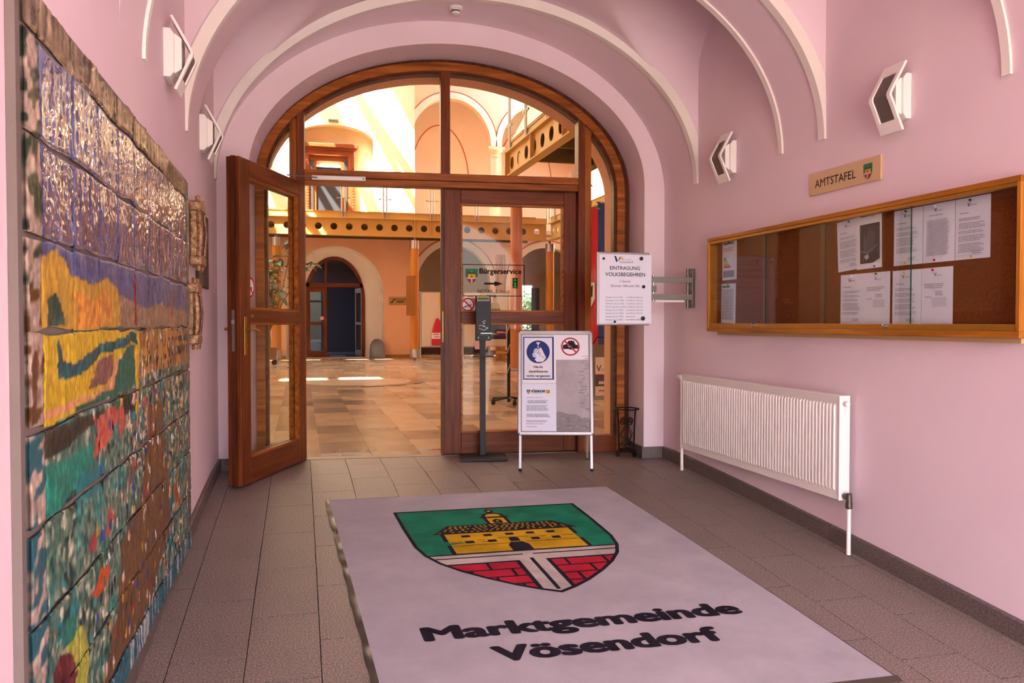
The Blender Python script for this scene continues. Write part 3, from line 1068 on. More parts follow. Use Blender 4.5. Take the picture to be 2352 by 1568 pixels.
def paint(S, T, kind):
    sh = S.shape
    col = np.zeros(sh + (3,))
    n_big = vnoise(S * 7, T * 7, 1); n_mid = vnoise(S * 24, T * 24, 2); n_fine = vnoise(S * 70, T * 55, 3)
    streak = vnoise(S * 60, T * 7, 4)
    wob = (n_mid - .5) * .035
    if kind == 'top':
        k = np.clip(streak * 1.5 - .25, 0, 1)[..., None]
        return hx3('3a2d20') * (1 - k) + hx3('a89072') * k * (.7 + .5 * n_mid[..., None])
    if kind == 'bottom':
        k = (vnoise(S * 42, T * .1, 5) > .52)[..., None]
        return np.where(k, hx3('a8b0ac'), hx3('2f6470')) * (.75 + .4 * n_fine[..., None])
    if kind == 'left':
        k = np.clip((vnoise(S * 26, T * 40 - S * 12, 6) - .42) * 5, 0, 1)[..., None]
        dk = np.where((T > 1.3)[..., None], hx3('2c3a2c'), np.where((T > .95)[..., None], hx3('5a3a1e'), hx3('255a62')))
        return dk * (1 - k) + hx3('c4ab98') * k * (.7 + .4 * n_fine[..., None])
    if kind == 'right':
        k = n_mid[..., None]
        return hx3('2c3834') * (1 - k) + hx3('8f8272') * k
    # field: sky first
    g = np.clip((T - 1.3) / .6, 0, 1)[..., None]
    sky_ = hx3('4d5685') * (1 - g) + hx3('68789f') * g
    k = np.clip(streak * 1.6 - .35, 0, 1)[..., None]
    sky_ = sky_ * (1 - .5 * k) + hx3('2b2a4c') * .5 * k
    k2 = np.clip(vnoise(S * 30, T * 10, 9) * 2.2 - 1.35, 0, 1)[..., None]
    sky_ = sky_ * (1 - .45 * k2) + hx3('b9bccc') * .45 * k2
    low = hx3('2c5244') * (1 - n_mid[..., None]) + hx3('7d8468') * n_mid[..., None]
    spk = vnoise(S * 48, T * 40, 41)
    low = np.where((spk > .70)[..., None], hx3('b9b49a'), low)
    low = np.where((spk < .27)[..., None], hx3('17332f'), low)
    low = np.where(((vnoise(S * 15, T * 15, 42) > .68) & (spk > .4))[..., None], hx3('1f8080'), low)
    sel = np.clip(n_big * 3 - 1, 0, 1)[..., None]
    low = low * (1 - sel) + (hx3('17605c') * (1 - n_fine[..., None]) + hx3('a09a7a') * n_fine[..., None]) * sel * .6 + low * sel * .4
    col = np.where((T > 1.22 + wob * 2)[..., None], sky_, low)
    for name, a, b, poly in PAINT:
        inside = inpoly(S + wob, T + (n_big - .5) * .02, poly)
        k = np.clip(streak * .6 + n_fine * .7 - .15, 0, 1)[..., None]
        c = hx3(a) * (1 - k) + hx3(b) * k
        if name == 'houses':
            win = (vnoise(S * 36, T * 2, 12) > .55) & (vnoise(S * 3, T * 40, 13) > .5)
            c = np.where(win[..., None], hx3('2c2a2c'), c)
            blk = vnoise(np.floor(S * 9), np.floor(T * 8), 14)[..., None]
            c = np.where(blk > .6, c * .55 + hx3('6a4a3c') * .45, c)
        col = np.where(inside[..., None], c, col)
    # town texture in the lower right
    tw = (S > 3.2) & (T < .95) & (n_mid > .62) & ~inpoly(S, T, PAINT[18][3])
    pal = np.array([hx3(c) for c in ('a5483a', '2b3040', 'c9a05a', 'd8c8b8', '2c6a5c', '7a5a40', '33466e')])
    pick = pal[(vnoise(S * 26, T * 26, 20) * 6.99).astype(int)]
    col = np.where(tw[..., None], pick, col)
    for fx_, fy_, fc in figs:
        d = ((S - fx_) / .011) ** 2 + ((T - fy_) / .02) ** 2 < 1
        if d.any():
            col[d] = hx3(fc)
    return np.clip(col * (.82 + .34 * n_fine[..., None]), 0, 1)
def to_lin(c):
    return np.where(c <= .04045, c / 12.92, ((c + .055) / 1.055) ** 2.4)
SC = [2.24, 2.53, 2.82, 3.11, 3.39, 3.69, 3.98, 4.27, 4.56, 4.86]
TC = [.02, .24, .475, .71, .945, 1.185, 1.42, 1.66, 1.905]
def mural_tile(a, b, c, d, kind):
    j = lambda: random.uniform(-.003, .003)
    a += .0015 + j() * .3; b -= .0015; c += .005 + j(); d -= .005 + j()
    nu = max(3, int((b - a) / .007)); nv = max(3, int((d - c) / .007))
    gs = np.concatenate([[a], np.linspace(a + .003, b - .003, nu - 1), [b]]); gt = np.concatenate([[c], np.linspace(c + .004, d - .004, nv - 1), [d]])
    S, T = np.meshgrid(gs, gt)
    col = to_lin(paint(S, T, kind))
    lum = col.mean(axis=2)
    rel = .010 + .004 * (vnoise(S * 60, T * 14, 31) - .5) + .006 * (vnoise(S * 9, T * 9, 32) - .5) + .004 * vnoise(S * 90, T * 90, 33) - .005 * np.clip(lum - .2, 0, .5)
    # row edges ripple, rounded rim
    Ts = T + (vnoise(S * 6, np.full_like(S, round(c * 10)), 35) - .5) * .014
    rim = np.ones_like(S); rim[0, :] = rim[-1, :] = 0; rim[:, 0] = rim[:, -1] = 0
    X = .022 + rel * (.6 + .4 * rim) + j() * .5
    vs = np.stack([X, S - S0, Ts - T0], -1).reshape(-1, 3)
    n0 = len(vs)
    w = nu + 1
    fs = [(r * w + k, r * w + k + 1, (r + 1) * w + k + 1, (r + 1) * w + k) for r in range(nv) for k in range(nu)]
    # skirt back into the mortar
    loop = [k for k in range(w)] + [r * w + nu for r in range(1, nv + 1)] + [nv * w + k for k in range(nu - 1, -1, -1)] + [r * w for r in range(nv - 1, 0, -1)]
    sk = vs[loop].copy(); sk[:, 0] = .012
    allv = np.concatenate([vs, sk])
    L = len(loop)
    fs += [(loop[i], loop[(i + 1) % L], n0 + (i + 1) % L, n0 + i) for i in range(L)]
    me = bpy.data.meshes.new('tile')
    me.from_pydata(allv.tolist(), [], fs)
    at = me.color_attributes.new('col', 'FLOAT_COLOR', 'POINT')
    cc = np.ones((len(allv), 4)); cc[:, 3] = {'top': .6, 'left': .45, 'right': .4, 'bottom': .3}.get(kind, 1.0 if c > 1.3 else (.55 if c > 1.1 else .22)) * random.uniform(.9, 1.1); cc[:n0, :3] = col.reshape(-1, 3); cc[n0:, :3] = .12
    at.data.foreach_set('color', cc.reshape(-1))
    me.polygons.foreach_set('use_smooth', [True] * len(me.polygons))
    me.materials.append(M['glaze'])
    o = bpy.data.objects.new('tile', me)
    C.objects.link(o)
    o.parent = mur
for ci in range(len(SC) - 1):
    for ri in range(len(TC) - 1):
        mural_tile(SC[ci], SC[ci + 1], TC[ri], TC[ri + 1], 'field')
    mural_tile(SC[ci], SC[ci + 1], 1.905, 2.015, 'top')
    mural_tile(SC[ci], SC[ci + 1], -.085, .02, 'bottom')
for ri in range(len(TC) - 1):
    mural_tile(2.125, 2.237, TC[ri], TC[ri + 1], 'left')
    mural_tile(4.86, 4.965, TC[ri], TC[ri + 1], 'right')
mural_tile(2.125, 2.237, 1.905, 2.015, 'top'); mural_tile(4.86, 4.965, 1.905, 2.015, 'right')
mural_tile(2.125, 2.237, -.085, .02, 'left'); mural_tile(4.86, 4.965, -.085, .02, 'bottom')

# ------------------------------------------------------------------ wall lamps
def sconce(loc, sgn, label):
    """sgn: direction away from the wall along x"""
    root = empty('wall_lamp', loc)
    tag(root, label, 'lamp', 'white folded wall lamps of the passage')
    W = .165
    prof = [(.045, .185), (.128, .035), (.139, .014), (.142, 0), (.139, -.014), (.128, -.035), (.062, -.185)]
    def ribbon(mb, y0, y1, p, th):
        n = len(p)
        inner = []
        for i in range(n):
            a = Vector(p[max(i - 1, 0)]); b = Vector(p[min(i + 1, n - 1)])
            t = (b - a).normalized()
            nn = Vector((t.y, -t.x))
            if nn.x > 0:
                nn = -nn
            inner.append((p[i][0] + nn.x * th, p[i][1] + nn.y * th))
        poly = list(p) + inner[::-1]
        mb.prism(poly, lambda a, b, d: (sgn * a, d, b), y0, y1)
    def at(z):
        for (p0, z0), (p1, z1) in zip(prof[:-1], prof[1:]):
            if z1 <= z <= z0:
                return (p0 + (p1 - p0) * (z0 - z) / (z0 - z1), z)
    up, lo_ = at(.125), at(-.125)
    mb = MB()
    ribbon(mb, -W / 2, -W / 2 + .028, prof, .014)
    ribbon(mb, W / 2 - .028, W / 2, prof, .014)
    ribbon(mb, -W / 2 + .028, W / 2 - .028, [prof[0], up], .014)
    ribbon(mb, -W / 2 + .028, W / 2 - .028, [lo_, prof[-1]], .014)
    mb.build('shade', 'white_metal', root, bevel=.002)
    mb = MB()
    mid = [up] + prof[1:-1] + [lo_]
    ribbon(mb, -W / 2 + .028, W / 2 - .028, [(a - .009, b) for a, b in mid], .002)
    mb.build('grille', flat('#6b5d55', .6, .2), root)
    hp = [(0, .12), (.032, .12), (.05, .095), (.05, -.095), (.032, -.12), (0, -.12)]
    MB().prism(hp, lambda a, b, d: (sgn * a, d, b), -.075, .075).build('housing', 'white_metal', root, bevel=.003)
    hp = [(.05, .10), (.085, .075), (.085, -.075), (.05, -.10)]
    MB().prism(hp, lambda a, b, d: (sgn * a, d, b), -.06, .06).build('diffuser', flat('#f3ece2', .5), root, bevel=.003)
    return root
sconce((XR, 5.50, 2.44), -1, 'white folded wall lamp on right wall near the swivel sign')
sconce((XR, 3.72, 2.41), -1, 'white folded wall lamp on right wall above the notice case')
sconce((XL, 4.42, 2.55), 1, 'white folded wall lamp on left wall above the mural')
sconce((XL, 5.90, 2.49), 1, 'white folded wall lamp on left wall near the open door')

# ------------------------------------------------------------------ notice case on the right wall
nc = empty('notice_case', (XR, 4.28, 1.14))
tag(nc, 'long wooden glazed notice case with sliding panes on pink wall', 'display case')
ya, yb, za, zb = -1.41, 1.41, 0, .715          # local y, z ; local x negative towards the room
FW = .032
boxobj('back_panel', (-.02, 0, ya + .022, yb - .022, za + .03, zb - .026), 'cork', nc)
boxobj('frame_bottom', (-.095, 0, ya, yb, za, za + .03), 'oak_y', nc, .003)
boxobj('frame_top', (-.095, 0, ya, yb, zb - .026, zb), 'oak_y', nc, .003)
boxobj('frame_side', (-.095, 0, ya, ya + .022, za + .03, zb - .026), 'oak_z', nc, .003)
boxobj('frame_side', (-.095, 0, yb - .022, yb, za + .03, zb - .026), 'oak_z', nc, .003)
M['gold_rail'] = flat('#b98432', .35, .7, .5, 'gold_anodised_rail')
boxobj('bottom_track', (-.088, -.05, ya + .022, yb - .022, za + .03, za + .062), 'gold_rail', nc, .002)
boxobj('top_track', (-.088, -.05, ya + .022, yb - .022, zb - .045, zb - .026), 'gold_rail', nc, .002)
for a, b, x in ((4.90, 5.665, -.078), (4.27, 4.945, -.066), (3.545, 4.30, -.078), (2.895, 3.64, -.066)):
    boxobj('sliding_pane', (x - .003, x + .003, a - 4.28, b - 4.28, za + .055, zb - .035), 'glass', nc)
    boxobj('pane_edge', (x - .0032, x + .0032, a - 4.28 - .002, a - 4.28, za + .055, zb - .035), flat('#16372c', .2), nc)
for y in (5.02, 3.71):
    MB().lathe([(.012, 0), (.012, -.02), (.008, -.022)], (-.088, y - 4.28, .05), 14, 'x').build('lock', 'steel', nc, smooth=True)
MB().box(-.03, 0, -1.36, 1.36, -.025, -.002).build('support_batten', flat('#c9a878', .7), nc)

PINS = ['#1d5b3a', '#b0202c', '#d8b51e', '#2a4fa0', '#1a1a1e', '#e8e8ec']
def case_paper(y0, z0, label, seed, style, rot=0.0, w=.21, h=.297, pins=((.5, .97, 0),), mat='paper_cool', lift=0.0):
    """y0 = far (left in the view) edge, z0 = bottom"""
    o = MB()
    n = 8
    vs = []
    for i in range(n + 1):
        for k in range(5):
            a = i / n * w; bz = k / 4 * h
            vs.append((-.0015 - lift - .002 * math.sin(3.1 * i / n) * (1 if k in (0,) else .3), -a, bz))
    fs = [(i * 5 + k, i * 5 + k + 1, (i + 1) * 5 + k + 1, (i + 1) * 5 + k) for i in range(n) for k in range(4)]
    o.add(vs, fs)
    ob = o.build('notice_sheet', mat)
    ob.location = (XR - .0205, y0, z0)
    ob.rotation_euler = (rot, 0, 0)
    sol = ob.modifiers.new('thickness', 'SOLIDIFY'); sol.thickness = .0006
    tag(ob, label, 'notice', 'printed sheets pinned inside the notice case')
    p = Print(.0001)
    if style == 'letter':
        p.text('V', .075, h - .045, .018, .022, '#1f3f57', .02).text('ösendorf', .092, h - .041, .04, .008, '#5a5560')
        p.scribble(.03, h - .075, .07, 1, .01, seed=seed)
        p.scribble(.025, h - .10, .155, 2, .008, seed=seed + 1)
        y = h - .125
        r = random.Random(seed)
        while y > .06:
            k = r.choice((2, 3, 4, 6))
            p.scribble(.025, y, .16, k, .0075, seed=r.randint(0, 999)); y -= k * .0075 + .008
        p.scribble(.11, .035, .06, 2, .01, '#55557a', seed=seed)
        p.rect(.02, .018, w - .02, .0188, '#8a8590')
    elif style == 'dense':
        p.text('V', .08, h - .042, .016, .02, '#1f3f57', .02).text('ösendorf', .096, h - .04, .036, .007, '#5a5560')
        p.scribble(.04, h - .06, .13, 1, .01, seed=seed)
        for k in range(27):
            p.scribble(.03, h - .085 - k * .0068, .15, 1, .0068, seed=seed + k, ragged=.1)
    elif style == 'sparse':
        p.text('V', .09, h - .045, .016, .02, '#1f3f57', .02).text('ösendorf', .106, h - .043, .034, .007, '#5a5560')
        p.scribble(.025, h - .085, .15, 3, .009, seed=seed)
        p.scribble(.10, h - .125, .06, 3, .008, '#5a5a80', seed=seed + 4)
        p.scribble(.03, h - .15, .05, 1, .009, seed=seed + 2)
        p.rect(.08, .10, .175, .145, '#cfccd8')
        p.rect(.02, .015, w - .02, .0158, '#8a8590')
    elif style == 'map':
        p.rect(.035, .03, w - .012, h - .045, '#4a4248')
        p.poly([(.05, .14), (.12, .22), (.16, .2), (.15, .1), (.09, .07)], '#5d5458')
        p.line([(.04, .1), (.1, .09), (.18, .13)], .006, '#857c80')
        p.line([(.06, .04), (.08, .12), (.07, .2)], .005, '#7a7276')
        p.poly([(.07, .07), (.1, .085), (.11, .06), (.085, .05)], '#b8aeb2')
        p.poly([(.14, .03), (.198, .05), (.198, .03)], '#d8d0d4')
    elif style == 'energy':
        Print(.0001).rect(.02, h - .03, .17, h - .015, '#5a5a62').build('heading_bar', (-.0045 - lift, 0, 0), (0, -1, 0), (0, 0, 1), ob)
        for k, (c, ww) in enumerate((('#2f7a3a', .03), ('#6fa83a', .045), ('#c9c03a', .06), ('#d88a2e', .08), ('#b53a3a', .1))):
            p.rect(.03, h - .14 - k * .016, .03 + ww, h - .128 - k * .016, c)
        p.build('energy_bars', (-.0045 - lift, 0, 0), (0, -1, 0), (0, 0, 1), ob)
        p = Print(.0001)
        p.scribble(.02, h - .06, .16, 3, .01, seed=seed)
        Print(.0001).rect(.02, .02, .18, .07, '#8a8ea8').build('footer_box', (-.0045 - lift, 0, 0), (0, -1, 0), (0, 0, 1), ob)
    elif style == 'table':
        p.rect(.02, h - .03, .13, h - .015, '#3f7a4a')
        for k in range(20):
            p.scribble(.02, h - .05 - k * .0115, .17, 1, .0115, '#7a7a90', .45, .05, seed + k)
        p.line([(.1, .03), (.1, h - .04)], .002, '#5a5a70')
    # print reads along -y (left to right as seen from the room), normal -x
    p.build('print', (-.0045 - lift, 0, 0), (0, -1, 0), (0, 0, 1), ob)
    for (u, q, c) in pins:
        MB().lathe([(.002, 0), (.006, -.003), (.006, -.009), (.004, -.011)], (-.003 - lift, -u * w, q * h), 10, 'x').build('push_pin', flat(PINS[c], .3), ob, smooth=True)
    return ob
case_paper(5.585, 1.528, 'energy label sheet with coloured bars at the left end of notice case', 3, 'energy', pins=((.5, .95, 0),))
case_paper(5.60, 1.206, 'sheet with a green headed table at the left end of notice case', 8, 'table', rot=.02, pins=((.5, .96, 0),))
case_paper(4.205, 1.508, 'tilted letter sheet left of the dark aerial map', 11, 'letter', rot=-.06, pins=((.55, .96, 0),))
case_paper(4.035, 1.512, 'sheet with a dark aerial map pinned over a letter', 12, 'map', rot=-.02, pins=((.7, .97, 2), (.75, .03, 3)), mat='paper', lift=.004)
case_paper(3.738, 1.514, 'letter sheet in upper row right of the aerial map', 21, 'letter', pins=((.45, .96, 0), (.45, .04, 2)))
case_paper(3.525, 1.514, 'densely printed sheet with a red pin below, upper row', 22, 'dense', pins=((.4, .95, 5), (.4, .04, 1)))
case_paper(3.312, 1.514, 'rightmost sheet in the upper row with a yellow pin below', 23, 'letter', pins=((.45, .95, 4), (.5, .04, 2)))
case_paper(4.182, 1.193, 'leftmost sheet of the lower row under the aerial map', 31, 'letter', pins=((.5, .96, 5),))
case_paper(3.974, 1.193, 'lower row sheet with a green pin at its top', 32, 'sparse', pins=((.5, .97, 0),))
case_paper(3.745, 1.191, 'lower row sheet with a yellow pin at its top', 33, 'letter', pins=((.45, .96, 2),))
case_paper(3.533, 1.191, 'rightmost sheet of the lower row with a red pin at its top', 34, 'sparse', pins=((.4, .96, 1), (.35, .01, 1)))

# ------------------------------------------------------------------ AMTSTAFEL sign
sg = MB().box(-.012, 0, 0, .648, 0, .137).build('wall_sign', flat('#d0ab82', .55), bevel=.001)
sg.location = (XR - .001, 3.86, 2.007)
tag(sg, 'beige wall sign reading AMTSTAFEL with a small coat of arms', 'sign')
p = Print(.0002)
p.text('AMTSTAFEL', .055, .042, .385, .052, '#241c1e')
p.build('lettering', (-.0125, .648, 0), (0, -1, 0), (0, 0, 1), sg)
Print(.0002).crest(.545, .105, .037).build('coat_of_arms', (-.0125, .648, 0), (0, -1, 0), (0, 0, 1), sg)

# ------------------------------------------------------------------ radiator
ra = empty('radiator', (XR, 5.095, 0))
tag(ra, 'long white ribbed panel radiator under the notice case', 'radiator')
ry0, ry1, rz0, rz1 = -1.015, 1.015, .172, .776
XF = -.105
mb = MB()
pitch = .0333
prof = []      # (y, x) ribbed
y = ry0 + .018
nr = int((ry1 - ry0 - .036) / pitch)
off = ((ry1 - ry0 - .036) - nr * pitch) / 2
for k in range(nr):
    a = y + off + k * pitch
    prof += [(a, XF + .011), (a + .007, XF + .009), (a + .011, XF), (a + .0225, XF), (a + .0265, XF + .009)]
prof.append((y + off + nr * pitch, XF + .011))
zs = [rz0 + .045, rz0 + .058, rz1 - .058, rz1 - .045]
vs = []
for zi, z in enumerate(zs):
    for (yy_, x_) in prof:
        vs.append((XF + .011 if zi in (0, 3) else x_, yy_, z))
n = len(prof)
mb.add(vs, [(r * n + k, r * n + k + 1, (r + 1) * n + k + 1, (r + 1) * n + k) for r in range(3) for k in range(n - 1)])
e0, e1 = prof[0][0], prof[-1][0]
mb.quad((XF + .005, ry0, rz0), (XF + .005, ry1, rz0), (XF + .011, e1, zs[0]), (XF + .011, e0, zs[0]))
mb.quad((XF + .005, ry0, rz1), (XF + .005, ry1, rz1), (XF + .011, e1, zs[3]), (XF + .011, e0, zs[3]))
mb.quad((XF + .005, ry0, rz0), (XF + .011, e0, zs[0]), (XF + .011, e0, zs[3]), (XF + .005, ry0, rz1))
mb.quad((XF + .005, ry1, rz0), (XF + .011, e1, zs[0]), (XF + .011, e1, zs[3]), (XF + .005, ry1, rz1))
mb.build('ribbed_panel', 'white_metal', ra, smooth=True)
boxobj('side_cover', (XF + .003, -.03, ry0 - .006, ry0 + .002, rz0 - .004, rz1 + .006), 'white_metal', ra, .003)
boxobj('side_cover', (XF + .003, -.03, ry1 - .002, ry1 + .006, rz0 - .004, rz1 + .006), 'white_metal', ra, .003)
boxobj('top_cover', (XF + .003, -.03, ry0, ry1, rz1 - .004, rz1 + .006), 'white_metal', ra, .003)
boxobj('back_panel', (-.045, -.03, ry0, ry1, rz0, rz1), 'white_metal', ra)
fl = lambda y: fz(5.095 + y)
# near (camera side) pipe
mb = MB().tube([(-.07, ry0 - .055, fl(ry0) - .0), (-.07, ry0 - .055, .14)], .0125, 12)
mb.build('supply_pipe', 'white_metal', ra, smooth=True)
mb = MB().lathe([(.015, .13), (.02, .135), (.02, .165), (.017, .17), (.017, .215), (.012, .22)], (-.07, ry0 - .055, 0), 14)
mb.lathe([(.013, 0), (.017, -.005), (.017, -.04), (.012, -.045)], (-.07, ry0 - .012, .195), 12, 'y')
mb.build('valve', flat('#5d5448', .4, .7), ra, smooth=True)
MB().lathe([(.01, 0), (.01, -.012), (.016, -.014), (.016, -.035), (.009, -.04)], (-.07, ry0 - .004, .735), 14, 'y').build('vent_plug', 'white_metal', ra, smooth=True)
# far pipe and thermostat
MB().tube([(-.09, ry1 + .0, fl(ry1)), (-.09, ry1 + .0, .17)], .0125, 12).build('return_pipe', 'white_metal', ra, smooth=True)
mb = MB().lathe([(.014, 0), (.014, .02), (.022, .022), (.022, .05), (.017, .062), (.017, .085)], (-.08, ry1 + .006, .755), 14, 'y')
mb.build('thermostat_head', 'white_metal', ra, smooth=True)
MB().lathe([(.013, 0), (.013, .02)], (-.08, ry1 + .004, .755), 12, 'y').build('thermostat_valve', flat('#5d5448', .4, .7), ra, smooth=True)

# ------------------------------------------------------------------ swivel sign on a wall arm
sw = empty('swivel_sign', (XR, 6.10, 1.33))
tag(sw, 'white sign board EINTRAGUNG VOLKSBEGEHREN on a grey swivel wall arm', 'sign')
boxobj('wall_plate', (-.028, 0, -.035, .035, 0, .32), 'steel_grey', sw, .003)
for z in (.03, .16, .29):
    MB().lathe([(.010, 0), (.010, -.008), (.006, -.012)], (-.028, -.02, z), 10, 'x').build('bolt', 'steel', sw, smooth=True)
MB().tube([(-.05, -.0, -.005), (-.05, -.0, .325)], .014, 12).build('pivot_tube', 'steel_grey', sw, smooth=True)
for z in (.085, .225):
    boxobj('arm', (-.40, -.035, -.045, -.02, z - .022, z + .024), flat('#8a847e', .5, .5), sw, .002)
MB().tube([(-.372, -.03, .05), (-.372, -.03, .262)], .011, 12).build('pivot_pin', 'steel', sw, smooth=True)
boxobj('clamp', (-.41, -.35, -.05, -.012, .128, .175), 'steel_grey', sw, .003)
boxobj('marker_strip', (-.36, -.105, -.05, -.044, .044, .060), flat('#e6dcd6', .5), sw)
BW, BH = .452, .585
bx0, by0, bz0 = -.40 - BW - .015, -.06, -.145
bd = MB().box(bx0, bx0 + BW, by0, by0 + .022, bz0, bz0 + BH).build('board', 'alu', sw, bevel=.008)
sh = MB().box(bx0 + .018, bx0 + BW + .012, by0 - .004, by0 - .0005, bz0 + .016, bz0 + BH - .02).build('poster', 'paper_cool', sw)
p = Print(.0002)
PW, PH = BW - .006, BH - .036
p.poly([(.125, PH - .012), (.14, PH - .012), (.155, PH - .05), (.15, PH - .062), (.14, PH - .055)], '#17414f')
p.disc(.172, PH - .03, .009, '#c0392f', 10).disc(.186, PH - .022, .008, '#d8a82e', 10).disc(.165, PH - .045, .007, '#3f8fb0', 10).disc(.195, PH - .034, .006, '#d27f2c', 10)
p.text('ösendorf', .172, PH - .068, .115, .019, '#4a4550').scribble(.19, PH - .042, .09, 1, .01, '#8a8590', seed=4)
p.build('logo', (bx0 + .018, by0 - .0042, bz0 + .016), (1, 0, 0), (0, 0, 1), sw)
p = Print(.0002)
p.text('EINTRAGUNG', .09, PH - .122, .255, .030, '#2b2733', .02)
p.text('VOLKSBEGEHREN', .05, PH - .172, .34, .030, '#2b2733', .02)
p.build('heading', (bx0 + .018, by0 - .0042, bz0 + .016), (1, 0, 0), (0, 0, 1), sw)
p = Print(.0002)
p.text('1.Stock', .175, PH - .222, .09, .019, '#3a3540')
p.text('Zimmer 104 und 105', .095, PH - .258, .245, .019, '#3a3540')
p.build('room_line', (bx0 + .018, by0 - .0042, bz0 + .016), (1, 0, 0), (0, 0, 1), sw)
p = Print(.0002)
for k, (a, b) in enumerate((('Montag, 22. Juni 2020,', 'von 8.00 bis 20.00 Uhr,'), ('Dienstag, 23. Juni 2020,', 'von 8.00 bis 16.00 Uhr,'), ('Mittwoch, 24. Juni 2020,', 'von 8.00 bis 16.00 Uhr,'), ('Donnerstag, 25. Juni 2020,', 'von 8.00 bis 20.00 Uhr,'), ('Freitag, 26. Juni 2020,', 'von 8.00 bis 16.00 Uhr,'), ('Samstag, 27. Juni 2020,', 'von 8.00 bis 12.00 Uhr,'), ('Sonntag, 28. Juni 2020,', 'geschlossen,'), ('Montag, 29. Juni 2020,', 'von 8.00 bis 16.00 Uhr,'))):
    p.text(a, .053, PH - .345 - k * .0255, .0066 * len(a), .011, '#6a6570')
    p.text(b, .228, PH - .345 - k * .0255, .0064 * len(b), .011, '#6a6570')
p.build('timetable', (bx0 + .018, by0 - .0042, bz0 + .016), (1, 0, 0), (0, 0, 1), sw)
for (x, z, r) in ((.035, PH - .035, .010), (PW - .09, PH - .03, .015), (PW - .07, PH - .255, .013), (PW - .075, .04, .017), (.13, .014, .010)):
    MB().lathe([(r, 0), (r, -.006), (r * .8, -.008)], (bx0 + .018 + x, by0 - .006, bz0 + .016 + z), 18, 'y').build('magnet', 'black', sw, smooth=True)

# ------------------------------------------------------------------ A-frame board
af = empty('sandwich_board', (2.014, 6.288, fz(6.288)), math.atan2(-.173, .608))
tag(af, 'aluminium A frame board with hand hygiene posters before the closed door leaf', 'sandwich board')
W = .632
lean = .265 / 1.13
def fr(x, s, d=0.0, back=False):
    """point on the leaning front plane: x across, s along the slope, d outward"""
    L = math.hypot(1, lean)
    y = s * lean / L - d / L; z = s / L + d * lean / L
    return (x, (.56 - y) if back else y, z)
def frbox(mb, x0, x1, s0, s1, d0, d1, back=False):
    vs = [fr(x, s, d, back) for d in (d0, d1) for s in (s0, s1) for x in (x0, x1)]
    return mb.add(vs, [(0, 2, 3, 1), (4, 5, 7, 6), (0, 1, 5, 4), (2, 6, 7, 3), (0, 4, 6, 2), (1, 3, 7, 5)])
ST = 1.175; SB = .29
for back in (False, True):
    for x in (-W / 2 + .012, W / 2 - .034):
        frbox(MB(), x, x + .022, .015, ST - .04, -.022, 0, back).build('leg', 'alu', af, bevel=.002)
        frbox(MB(), x - .002, x + .024, 0, .02, -.024, .002, back).build('foot_cap', 'rubber', af)
frbox(MB(), -W / 2 + .03, W / 2 - .03, SB + .02, ST - .02, -.006, -.002, True).build('back_panel', flat('#9a9290', .6), af)
frbox(MB(), -W / 2 + .02, W / 2 - .02, SB + .02, ST - .02, -.004, .006).build('front_panel', flat('#c8c2c4', .6), af)
for (x0, x1, s0, s1) in ((-W / 2, -W / 2 + .034, SB + .012, ST - .012), (W / 2 - .034, W / 2, SB + .012, ST - .012)):
    frbox(MB(), x0, x1, s0, s1, -.012, .016).build('snap_frame', 'alu', af, bevel=.008)
for (s0, s1) in ((SB, SB + .034), (ST - .034, ST)):
    frbox(MB(), -W / 2 + .012, W / 2 - .012, s0, s1, -.012, .016).build('snap_frame', 'alu', af, bevel=.008)
# posters in board coordinates: origin lower left of the visible field
FX0, FS0 = -W / 2 + .034, SB + .034
FWd, FH = W - .068, ST - SB - .068
exv = Vector((1, 0, 0)); eyv = (Vector(fr(0, 1)) - Vector(fr(0, 0)))
def on_board(name, pr, x, s, d):
    return pr.build(name, fr(FX0 + x, FS0 + s, d), exv, eyv, af)
def poster(name, x0, s0, x1, s1, d, mat):
    return frbox(MB(), FX0 + x0, FX0 + x1, FS0 + s0, FS0 + s1, d, d + .0012).build(name, mat, af)
def weathered():
    t = NT('weathered_grey_print')
    v = t.coord((9, 9, 9))
    n = t.noise(v, .9, 5, .65); n2 = t.noise(t.coord((8, 8, 60)), 1.4, 4, .7)
    c = t.ramp(n, [(.3, 'a3979a'), (.7, 'b6a9aa')])
    t.base(c)
    return t.set(Roughness=.7)
M['weathered'] = weathered()
poster('weathered_poster', .28, 0, FWd, FH, .0062, 'weathered')
p = Print(.0001)
edge = [(0, .0)]
pts = [(.0, .15), (.03, .165), (.07, .155), (.1, .145), (.14, .14), (.17, .142), (.2, .12), (.23, .105), (.283, .095)]
p.poly([(0, 0), (.283, 0)] + pts[::-1], '#8e8486')
r = random.Random(5)
for k in range(60):
    a, b = r.uniform(.01, .27), r.uniform(.005, .12)
    p.rect(a, b, a + r.uniform(.004, .03), b + r.uniform(.003, .012), r.choice(['#857b7e', '#9a9092', '#7a7174', '#a39a9b']))
on_board('weathered_stain', p, .28, 0, .0076)
p = Print(.0001)
for k in range(26):
    b = .17 + k * .0185 + r.uniform(-.004, .004)
    a = .283 - r.uniform(.02, .09)
    p.line([(a, b), (min(.281, a + r.uniform(.02, .06)), b + r.uniform(-.004, .004))], r.uniform(.002, .005), r.choice(['#6a6063', '#7d7476']))
on_board('weathered_marks', p, .28, 0, .0078)['kind'] = 'stuff'
